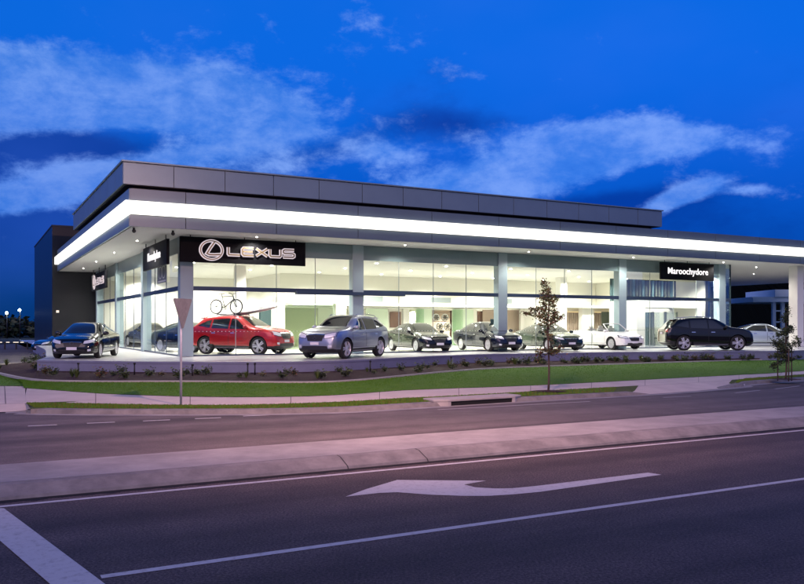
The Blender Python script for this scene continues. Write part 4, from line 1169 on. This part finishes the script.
mb = MB(); mb.tube([(.34, -.30, .93), (.33, -.1, .91), (.35, 0, .87), (.33, .1, .91), (.34, .30, .93)], .015, 'bike_black', 8); mb.obj('handlebar', bk)
mb = MB(); mb.tube([st_, (-.245, 0, .90)], .014, 'bike_black', 8); mb.prism([(-.38, -.07), (-.30, -.07), (-.10, -.02), (-.10, .02), (-.30, .07), (-.38, .07)], .90, .935, 'bike_black'); mb.obj('saddle', bk)
mb = MB(); ringm(mb, bb[0], bb[2], .09, .012, 'bike_black'); mb.tube([(bb[0], -.08, .30), (bb[0]+.12, -.09, .20)], .012, 'bike_black', 6); mb.tube([(bb[0], .08, .30), (bb[0]-.12, .09, .40)], .012, 'bike_black', 6); mb.obj('crank', bk)

# ------------------------------------------------------------------ plants
LEAFM = ['leaf_green', 'leaf_dark', 'leaf_red', 'leaf_olive']
def leaf(mb, c, s_, m, up=.3):
    a = random.uniform(0, 2*math.pi); t = Vector((math.cos(a), math.sin(a), random.uniform(-.7, .7))).normalized()
    n = t.cross(Vector((random.uniform(-1,1), random.uniform(-1,1), random.uniform(-.2, 1)))).normalized()
    mb.add([c, c + t*s_*.5 + n*s_*.28, c + t*s_, c + t*s_*.5 - n*s_*.28], [(0,1,2,3)], m)
def tree(name, base, Hh, blobs, nleaf, mats_, label, group, lsize=(.045, .09), stakes=0, lean=0.0, branch_from=.35):
    """blobs: (dx, dz, rx, rz, weight) in metres across the view"""
    r = empty(name, base); tag(r, label, 'tree', group)
    tr = MB(); trunk = [(lean*t*t + .02*math.sin(t*9), .02*math.cos(t*7), Hh*t) for t in [i/12 for i in range(12)]]
    tr.tube(trunk, [.030*(1 - .75*i/12) + .004 for i in range(12)], 'bark', 8)
    lf = MB(); tot = sum(b[4] for b in blobs)
    for dx, dz, rx, rz, w in blobs:
        k = int(nleaf*w/tot); yb = random.uniform(-.15, .15)
        z0 = max(branch_from*Hh, dz - rx*1.1 - .1); t0 = z0/Hh
        a = Vector((lean*t0*t0 + .02*math.sin(t0*9), .02*math.cos(t0*7), z0)); e = Vector((dx, yb, dz))
        mid = a.lerp(e, .5) + Vector((0, 0, -.04)); tr.tube([a, mid, e], [.012, .009, .004], 'bark', 6)
        subs = []
        for _ in range(7):
            q = e + Vector((random.gauss(0, rx*.5), random.gauss(0, rx*.5), random.gauss(0, rz*.5))); subs.append(q)
            tr.tube([mid.lerp(e, .6), q], [.006, .003], 'bark', 5)
        for _ in range(k):
            s0 = random.choice(subs)
            q = s0 + Vector((random.gauss(0, rx*.26), random.gauss(0, rx*.26), random.gauss(0, rz*.26)))
            leaf(lf, q, random.uniform(*lsize), random.choice(mats_))
    tr.obj('trunk', r); lf.obj('crown', r)
    for k in range(stakes):
        an = 2*math.pi*k/stakes + .4; x, y = .28*math.cos(an), .28*math.sin(an)
        mb = MB(); mb.tube([(x, y, -.05), (x, y, 1.15)], .022, 'stake', 6); mb.obj('stake', r)
        mb = MB(); mb.tube([(x, y, 1.0), (0, 0, 1.04)], .008, 'stake', 4); mb.obj('tie', r)
    mb = MB(); ring = [(.55*math.cos(2*math.pi*i/20)*random.uniform(.85, 1.1), .38*math.sin(2*math.pi*i/20)*random.uniform(.85, 1.1)) for i in range(20)]
    vs = [(0, 0, .05)] + [(a, b, .012) for a, b in ring]; mb.add(vs, [(0, i+1, (i+1) % 20 + 1) for i in range(20)], 'mulch'); mb.obj('mulch_ring', r)
    return r
b1 = gp(548.5, 391.5, .14); s1 = b1.y / F
def blob(px, py, rx, rz, w, bpx, s_, zb): return ((px-bpx)*s_, H + (HY-py)*s_ - zb, rx*s_, rz*s_, w)
T1 = [(546,284,3.5,6,.7),(549,293,6,5,1.3),(543,301,6,5,1.0),(551,303,7,6,1.3),(536,310,8,4,1.2),(545,314,9,6,2.0),(530,314,6,3,.6),(554,318,6,7,1.2),(546,323,7,5,1.1),(559,318,4,4,.5),(549,332,5,5,.5),(553,340,4,5,.25),(547,350,9,6,1.1),(541,358,6,5,.6),(555,352,6,4,.5),(560,347,3,3,.2)]
tree('young_tree', b1, 3.35, [blob(*b, 548.5, s1, .14) for b in T1], 3000, ['leaf_red', 'leaf_dark', 'leaf_red', 'leaf_green', 'leaf_olive'], 'slender young tree with reddish leaves in front of the showroom middle', 'street trees on the verge')
b2 = gp(786, 379.5, .15); s2 = b2.y / F
T2 = [(783,318,4,6,.5),(789,312,2.5,5,.2),(781,333,6,6,1),(790,330,6,6,.7),(778,345,7,6,1.1),(788,346,8,6,1.2),(796,343,5,5,.5),(780,357,7,5,1.1),(790,357,7,5,1.0),(776,366,5,4,.5)]
tree('young_tree', b2, 2.5, [blob(*b, 786, s2, .15) for b in T2], 3600, ['leaf_dark', 'leaf_green', 'leaf_dark'], 'dark green sapling held by three wooden stakes at right', 'street trees on the verge', stakes=3)

# small garden bed plants
def plant_mesh(kind):
    mb = MB()
    if kind == 0:      # strappy tuft
        for _ in range(46):
            a = random.uniform(0, 6.28); h = random.uniform(.22, .42); o_ = random.uniform(.08, .24)
            d_ = Vector((math.cos(a), math.sin(a), 0)); n = Vector((-d_.y, d_.x, 0))*.009
            p0 = d_*.02; p1 = d_*o_*.5 + Vector((0,0,h*.75)); p2 = d_*o_ + Vector((0,0,h))
            mb.add([p0-n, p0+n, p1+n, p1-n], [(0,1,2,3)], 'leaf_green'); mb.add([p1-n, p1+n, p2], [(0,1,2)], 'leaf_green')
    else:
        st2 = MB()
        for _ in range(9):
            a = random.uniform(0, 6.28); e = Vector((math.cos(a)*.11, math.sin(a)*.11, random.uniform(.16, .36)))
            mb.tube([(0,0,0), e], [.006, .003], 'bark', 4)
            for _k in range(18): leaf(mb, e*random.uniform(.3, 1.05) + Vector((random.gauss(0,.035), random.gauss(0,.035), random.gauss(0,.03))), random.uniform(.05, .10), random.choice(['leaf_green','leaf_dark'] if kind == 1 else ['leaf_red','leaf_dark','leaf_olive']))
    return mb.mesh('garden_plant')
PM = [plant_mesh(k % 3) for k in range(6)]
names = ['grassy tuft', 'small leafy green shrub', 'small reddish shrub']
zones = [(50, 'below the black sedan'), (185, 'below the corner of the showroom'), (300, 'below the red and silver cars'), (450, 'in the bed left of the street tree'), (620, 'in the bed behind the street tree'), (999, 'in the bed below the black SUV')]
def wi(px):
    i = idx_at_px(EDs, px); return i
k = 0
for px in [0, 6, 10, 18, 24, 30, 34, 46, 60, 68, 105, 182, 248, 275, 345, 430, 455, 475, 498, 511, 522, 535, 550, 566, 578, 589, 600, 609, 620, 631, 643, 654, 667, 678, 690, 708, 722, 738, 752, 2, 14, 40, 52, 76, 92, 118, 130, 150, 158, 172, 200, 214, 231, 262, 288, 300, 313, 322, 337, 350, 364, 372, 385, 399, 410, 423, 436, 449, 460, 470, 481, 492, 505, 516, 528, 541, 560, 572, 583, 594, 603, 614, 625, 637, 648, 660, 672, 684, 698, 704, 716, 732, 745, 758, 770, 795]:
    i = wi(px) if px > 38 else 3 + int(px*.75)
    f = random.uniform(.25, .85) if px < 560 else random.uniform(.3, .8)
    p = EDs[i].lerp(WLs[i], f); kk = random.choice([0,1,1,2,4,4]) if px < 600 else random.choice([1,1,4,0,2])
    p = p + Vector((random.uniform(-.3,.3), random.uniform(-.15,.15), 0)); o = link('garden_plant', PM[kk], None, p); s_ = random.uniform(.65, 1.3) * (1.1 if px > 480 else 1); o.scale = (s_, s_, s_*random.uniform(.6, .85)); o.rotation_euler.z = random.uniform(0, 6.28)
    zn = next(z for lim, z in zones if px < lim) if px >= 0 else zones[0][1]
    zn = [z for lim, z in zones if px <= lim][0]
    tag(o, '%s planted in dark mulch %s' % (names[kk % 3], zn), 'plant', '%ss %s' % (names[kk % 3], zn))
# low black garden lights / stakes
for px, f, lb in ((80,.7,'below the black sedan nose'), (136,.75,'between the black sedan and the road sign'), (190,.6,'just right of the road sign pole'), (248,.8,'below the red SUV, left one of a pair'), (255,.8,'below the red SUV, right one of a pair'), (371,.75,'below the rear of the silver SUV'), (450,.7,'below the black sedan inside')):
    i = wi(px); p = EDs[i].lerp(WLs[i], f)
    r = empty('garden_light', p); tag(r, 'thin black bollard light in mulch ' + lb, 'garden light', 'bollard lights in the garden bed')
    mb = MB(); mb.tube([(0,0,-.05), (0,0,.34)], .025, 'trim_black', 8); mb.obj('post', r)
    mb = MB(); mb.tube([(0,0,.34), (0,0,.40)], .042, 'trim_black', 10); mb.obj('cap', r)

# give way sign seen from behind
p = gp(181, 405, .14)
r = empty('road_sign', p, 0); tag(r, 'back of a triangular road sign on a grey pole at the verge', 'road sign')
mb = MB(); mb.tube([(0,0,-.1), (0,0,2.62)], .03, 'galv', 10); mb.obj('pole', r)
th_s = math.radians(70)
T = Matrix.Rotation(th_s, 4, 'Z')
mb = MB(); mb.prism([(-.38, 2.60), (-.355, 2.64), (.355, 2.64), (.38, 2.60), (.03, 1.90), (-.03, 1.90)], -.055, -.045, 'sign_back', T, 'y'); pl = mb.obj('sign_plate', r)
mb = MB()
for z in (2.5, 2.2): mb.prism([(-.18 if z > 2.4 else -.1, z-.02), (.18 if z > 2.4 else .1, z-.02), (.18 if z > 2.4 else .1, z+.02), (-.18 if z > 2.4 else -.1, z+.02)], -.044, -.03, 'galv', T, 'y')
mb.obj('bracket', r)

# ------------------------------------------------------------------ right background: service canopy, hill
d = 72.0
x0 = (753-CX)*d/F; zc = H + (HY-298)*d/F
r = empty('service_canopy', (x0, d, 0)); tag(r, 'blue lit flat service canopy on slim posts beyond the right column', 'canopy')
mb = MB(); mb.box((0, 0, zc-.35), (9, 7, zc+.1), 'blue_steel'); mb.box((1.9, -.15, zc+.102), (9.2, 6, zc+.75), 'blue_steel'); mb.obj('roof', r)
for px in (777, 786):
    x = (px-CX)*d/F - x0; mb = MB(); mb.box((x-.14, .5, -.1), (x+.14, .8, zc-.352), 'blue_steel'); mb.obj('post', r)
mb = MB(); xa = (777-CX)*d/F - x0 + .15; xb = (786-CX)*d/F - x0 - .15
for z in (2.4, 3.4): mb.box((xa, .58, z), (xb, .72, z+.12), 'blue_steel')
mb.obj('cross_bar', r)
# wooded hill silhouettes
def ridge(name, pts, d, depth, m, seg=90, rough=1.5, z_base=-1):
    mb = MB(); vs = []; fs = []
    for i in range(seg+1):
        t = i/seg; px = pts[0][0] + (pts[-1][0]-pts[0][0])*t; py = interp(pts, px)
        x = (px-CX)*d/F; z = H + (HY-py)*d/F + random.uniform(-rough, rough)
        vs += [(x, d, z_base), (x + random.uniform(-.5,.5), d + depth*.3, z*.75), (x, d + depth*.6, z*(1+.6*depth/d)), (x, d + depth, z_base)]
    for i in range(seg):
        for j in range(3): fs.append((i*4+j, (i+1)*4+j, (i+1)*4+j+1, i*4+j+1))
    mb.add(vs, fs, m); return struct(mb.obj(name))
ridge('wooded_hill', [(700,276),(740,271),(765,270),(790,273),(850,278),(980,296)], 260, 60, 'hill', 160, 1.2)
ridge('far_hill', [(-400,322),(-100,320),(60,322),(300,322),(760,322),(1300,318)], 900, 200, 'hill', 80, 1.5)
# tree line on the far left
def far_tree(px, py, d, wpx):
    x = (px-CX)*d/F; h = H + (HY-py)*d/F; w = wpx*d/F
    r = empty('distant_tree', (x, d, 0))
    mb = MB(); mb.tube([(0,0,-.2), (0,0,h*.5)], [.3, .15], 'bark', 6); mb.obj('trunk', r)
    mb = MB()
    for _ in range(420):
        q = Vector((random.gauss(0, .30), random.gauss(0, .30), random.gauss(0, .3)))
        if q.length > .75: continue
        c = Vector((q.x*w, q.y*w, h*.52 + q.z*h*.62)); c.z = max(.2, c.z); leaf(mb, c, random.uniform(.7, 1.4), random.choice(['far_tree','leaf_dark']))
    mb.obj('crown', r); return r
for k, (px, py, w) in enumerate([(-34,316,26),(-18,318,22),(-4,314,22),(8,318,20),(20,316,20),(32,321,18),(44,322,16),(-52,318,26)]):
    tag(far_tree(px, py, 120 + 6*(k % 3), w), 'dark leafy tree in the tree line at far left', 'tree', 'trees in the distant tree line')
for k, (px, py, lb) in enumerate(((7, 313, 'left'), (20, 310, 'right'))):
    d = 112; x = (px-CX)*d/F; z = H + (HY-py)*d/F
    r = empty('street_lamp', (x, d, 0)); tag(r, 'lit street lamp above the distant trees, %s one of two' % lb, 'street lamp', 'distant street lamps')
    mb = MB(); mb.tube([(0,0,0), (0,0,z+.05)], [.09,.05], 'trim_black', 8); mb.obj('pole', r)
    mb = MB(); mb.sphere((0,-.12,z), .17, 'street_glow', 6); mb.obj('lamp', r)
# low barrier with emissive blocks standing in for small lights at far left
d = 62; x0 = (-30-CX)*d/F; z = H + (HY-342)*d/F
r = empty('guard_rail', (x0, d, .3)); tag(r, 'low guard rail with glowing blocks at the far left edge of the yard', 'guard rail')
Lr = (27-(-30))*d/F
mb = MB(); mb.box((0, 0, z-.34), (Lr, .05, z-.30), 'trim_black'); mb.obj('rail', r)
for kx in range(6): mb = MB(); mb.box((kx*Lr/5-.05, .051, 0), (kx*Lr/5+.05, .12, z-.30), 'trim_black'); mb.obj('post', r)
mb = MB()
for kx in range(8): mb.box((kx*Lr/8+.05, -.03, z-.35), (kx*Lr/8+.05+random.uniform(.15, .4), -.002, z-.29), 'far_lit')
mb.obj('glow_block', r)

# ------------------------------------------------------------------ street lamp hung over the carriageway, above the frame
LX, LY, LZ = 0.5, 13.2, 9.2
r = empty('street_lamp', (LX, LY, 0)); tag(r, 'warm street lamp hung on a span wire over the carriageway, above the view', 'street lamp')
for x in (-17, 17):
    mb = MB(); mb.tube([(x,0,-.1), (x,0,10.4)], [.11,.07], 'galv', 10); mb.obj('pole', r)
mb = MB(); mb.tube([(x, 0, 9.45 + (x/17)**2*.85) for x in [-17+34*k/24 for k in range(25)]], .012, 'trim_black', 6); mb.obj('span_wire', r)
mb = MB(); mb.prism([(-.16,-.35),(.16,-.35),(.12,.35),(-.12,.35)], LZ+.08, LZ+.22, 'galv'); mb.tube([(0,0,LZ+.2),(0,0,9.45)], .02, 'galv', 6); mb.obj('luminaire', r)
mb = MB(); mb.prism([(-.12,-.3),(.12,-.3),(.1,.3),(-.1,.3)], LZ+.05, LZ+.078, 'street_pink'); mb.obj('lens', r)
SL = spot('street_lamp_light', (0, 0, LZ), 7600, (1.0, .54, .46), r, 158, 1.0, .2)
SL.rotation_euler = Vector((-2.0, 8.8, -8.0)).to_track_quat('-Z', 'Y').to_euler()

# ------------------------------------------------------------------ sun (dusk afterglow behind the viewpoint)
SE, SA = 4.0, 205.0
sl_ = bpy.data.lights.new('sun', 'SUN'); sl_.energy = 1.05; sl_.angle = math.radians(50); sl_.color = (1.0, .68, .73)
so = bpy.data.objects.new('sun', sl_); C.objects.link(so)
el, az = math.radians(32), math.radians(SA)
so.rotation_euler = (-Vector((math.sin(az)*math.cos(el), math.cos(az)*math.cos(el), math.sin(el)))).to_track_quat('-Z', 'Y').to_euler()

# ------------------------------------------------------------------ world
W = bpy.data.worlds.new('World'); bpy.context.scene.world = W; W.use_nodes = True
nt = W.node_tree; N = nt.nodes; L = nt.links; bg = N['Background']
def val(x):
    n = N.new('ShaderNodeValue'); n.outputs[0].default_value = x; return n.outputs[0]
def mt(op, a, b=None, c=None, clamp=False):
    n = N.new('ShaderNodeMath'); n.operation = op; n.use_clamp = clamp
    for i, q in enumerate((a, b, c)):
        if q is None: continue
        if isinstance(q, (int, float)): n.inputs[i].default_value = q
        else: L.new(q, n.inputs[i])
    return n.outputs[0]
def mixc(f, a, b):
    n = N.new('ShaderNodeMix'); n.data_type = 'RGBA'
    if isinstance(f, (int, float)): n.inputs['Factor'].default_value = f
    else: L.new(f, n.inputs['Factor'])
    for k_, q in (('A', a), ('B', b)):
        if isinstance(q, tuple): n.inputs[k_].default_value = (*q, 1)
        else: L.new(q, n.inputs[k_])
    return n.outputs['Result']
def sstep(x, a, b):
    n = N.new('ShaderNodeMapRange'); n.interpolation_type = 'SMOOTHSTEP'; n.inputs[1].default_value = a; n.inputs[2].default_value = b
    L.new(x, n.inputs[0]); return n.outputs[0]
tc = N.new('ShaderNodeTexCoord'); sep = N.new('ShaderNodeSeparateXYZ'); L.new(tc.outputs['Generated'], sep.inputs[0])
X, Y, Z = sep.outputs
azm = mt('ARCTAN2', X, Y); elv = mt('ARCSINE', Z)
sky = N.new('ShaderNodeTexSky'); sky.sky_type = 'NISHITA'; sky.sun_disc = False
sky.sun_elevation = math.radians(SE); sky.sun_rotation = math.radians(SA); sky.air_density = 1.0; sky.dust_density = .3; sky.ozone_density = 6.0
hs = N.new('ShaderNodeVectorMath'); hs.operation = 'MULTIPLY'; L.new(sky.outputs[0], hs.inputs[0]); hs.inputs[1].default_value = (.02, .62, 3.2)
# deep blue of the dusk air
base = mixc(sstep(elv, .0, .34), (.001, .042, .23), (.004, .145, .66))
base = mixc(sstep(elv, .48, .95), base, (.004, .05, .20))  # unseen zenith darkened to cut the blue fill on the ground
skyc = mixc(.75, hs.outputs[0], (0, 0, 0))
def ell(px, py, sx, sy, rot=0.0):
    a0 = math.atan((px-CX)/F); e0 = math.atan((HY-py)/F*math.cos(a0)); sa = sx/F; se = sy/F
    da = mt('SUBTRACT', azm, a0); de = mt('SUBTRACT', elv, e0)
    c_, s_ = math.cos(rot), math.sin(rot)
    p_ = mt('ADD', mt('MULTIPLY', da, c_), mt('MULTIPLY', de, s_)); q_ = mt('SUBTRACT', mt('MULTIPLY', de, c_), mt('MULTIPLY', da, s_))
    r2 = mt('ADD', mt('POWER', mt('ABSOLUTE', mt('DIVIDE', p_, sa)), 2.0), mt('POWER', mt('ABSOLUTE', mt('DIVIDE', q_, se)), 2.0))
    return mt('EXPONENT', mt('MULTIPLY', r2, -1.0))
def noise(scale, vec, detail=8, rough=.6, dist=0.0):
    n = N.new('ShaderNodeTexNoise'); n.inputs['Scale'].default_value = scale; n.inputs['Detail'].default_value = detail
    n.inputs['Roughness'].default_value = rough; n.inputs['Distortion'].default_value = dist; L.new(vec, n.inputs['Vector']); return n.outputs['Fac']
cmb = N.new('ShaderNodeCombineXYZ'); L.new(azm, cmb.inputs[0]); L.new(mt('MULTIPLY', elv, 1.7), cmb.inputs[1])
n1 = noise(11.0, cmb.outputs[0], 15, .66, .1)
n2 = noise(3.2, cmb.outputs[0], 6, .5, .1)
blobs = [(30,90,105,36,0.05,1.3),(130,98,95,32,-.05,1.2),(225,98,62,27,-.1,1.15),(262,110,45,20,0,.6),(110,175,120,16,.28,.85),(20,200,70,14,.2,.7),(320,130,70,18,-.1,.35),(60,143,90,13,.12,-.65),(640,140,105,17,-.06,1.25),(560,160,95,22,.22,1.1),(505,180,80,20,.2,.75),(430,195,60,20,0,.45),(600,175,70,10,.3,.5),(700,188,30,9,.3,.9),(672,200,30,10,.3,.9),(385,150,26,11,0,.5),(745,190,30,5,0,.5),(330,60,190,90,.2,.26),(430,165,110,30,.1,.42),(250,165,90,30,.2,.45),(620,60,150,40,0,.12),(-150,120,160,50,0,.9),(1000,150,160,40,0,.8)]
msk = None
for b in blobs:
    e = mt('MULTIPLY', ell(*b[:5]), b[5]); msk = e if msk is None else mt('ADD', msk, e)
msk = mt('MINIMUM', msk, 1.15)
dens = mt('ADD', mt('MULTIPLY', msk, .80), mt('MULTIPLY', mt('SUBTRACT', n1, .5), 1.75))
dens = mt('ADD', dens, mt('MULTIPLY', mt('SUBTRACT', n2, .5), .6))
cl = sstep(dens, .24, .74)
# darker navy cloud banks low down
dk = None
for b in [(40,146,130,24,.12,.6),(60,225,130,34,.25,1.2),(330,150,90,16,.2,.5),(470,120,90,14,0,.4),(600,205,130,14,.1,.6),(400,90,120,40,.2,.2),(20,240,170,80,0,1.5),(470,140,60,16,0,.25),(740,225,140,30,0,.45),(760,100,70,40,0,.35),(560,215,120,18,0,.3)]:
    e = mt('MULTIPLY', ell(*b[:5]), b[5]); dk = e if dk is None else mt('ADD', dk, e)
dkf = mt('MULTIPLY', sstep(mt('ADD', dk, mt('ADD', mt('MULTIPLY', mt('SUBTRACT', n2, .5), 1.4), mt('MULTIPLY', mt('SUBTRACT', n1, .5), .8))), .15, .85), .92)
col = mixc(dkf, base, (.001, .026, .145))
col = mixc(mt('MULTIPLY', cl, .85), col, mixc(sstep(n1, .35, .7), (.05, .22, .68), (.24, .43, .86)))
lp = mt('MULTIPLY', sstep(noise(2.0, cmb.outputs[0], 4, .5), .45, .75), .22)
col = mixc(lp, col, (.07, .20, .86))
col = mixc(sstep(mt('MULTIPLY', Y, -1.0), .0, .8), col, (.24, .27, .46))  # unseen sky behind the camera toned to weaken the blue fill
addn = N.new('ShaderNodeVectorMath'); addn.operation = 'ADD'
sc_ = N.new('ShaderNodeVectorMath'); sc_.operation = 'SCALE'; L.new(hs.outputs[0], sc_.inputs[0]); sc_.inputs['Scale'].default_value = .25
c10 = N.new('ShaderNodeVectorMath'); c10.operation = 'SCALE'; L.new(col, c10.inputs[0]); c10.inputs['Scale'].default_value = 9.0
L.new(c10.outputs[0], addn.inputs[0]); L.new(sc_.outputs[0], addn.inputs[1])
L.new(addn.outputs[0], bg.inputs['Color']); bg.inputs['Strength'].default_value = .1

# ------------------------------------------------------------------ camera, render settings
cd = bpy.data.cameras.new('camera'); cam = bpy.data.objects.new('camera', cd); C.objects.link(cam)
cam.location = (0, 0, H); cam.rotation_euler = (math.radians(90), 0, 0)
cd.sensor_width = 36; cd.lens = 36*F/804; cd.shift_y = (HY-292)/804; cd.clip_end = 5000; cd.clip_start = .05
sc = bpy.context.scene; sc.camera = cam
sc.view_settings.view_transform = 'Standard'; sc.view_settings.look = 'None'; sc.view_settings.exposure = 0; sc.view_settings.gamma = 1
sc.render.engine = 'CYCLES'; cy = sc.cycles
cy.use_denoising = True; cy.max_bounces = 8; cy.diffuse_bounces = 4; cy.glossy_bounces = 4; cy.transparent_max_bounces = 16
cy.sample_clamp_indirect = 6.0; cy.caustics_reflective = False; cy.caustics_refractive = False
cy.use_light_tree = True
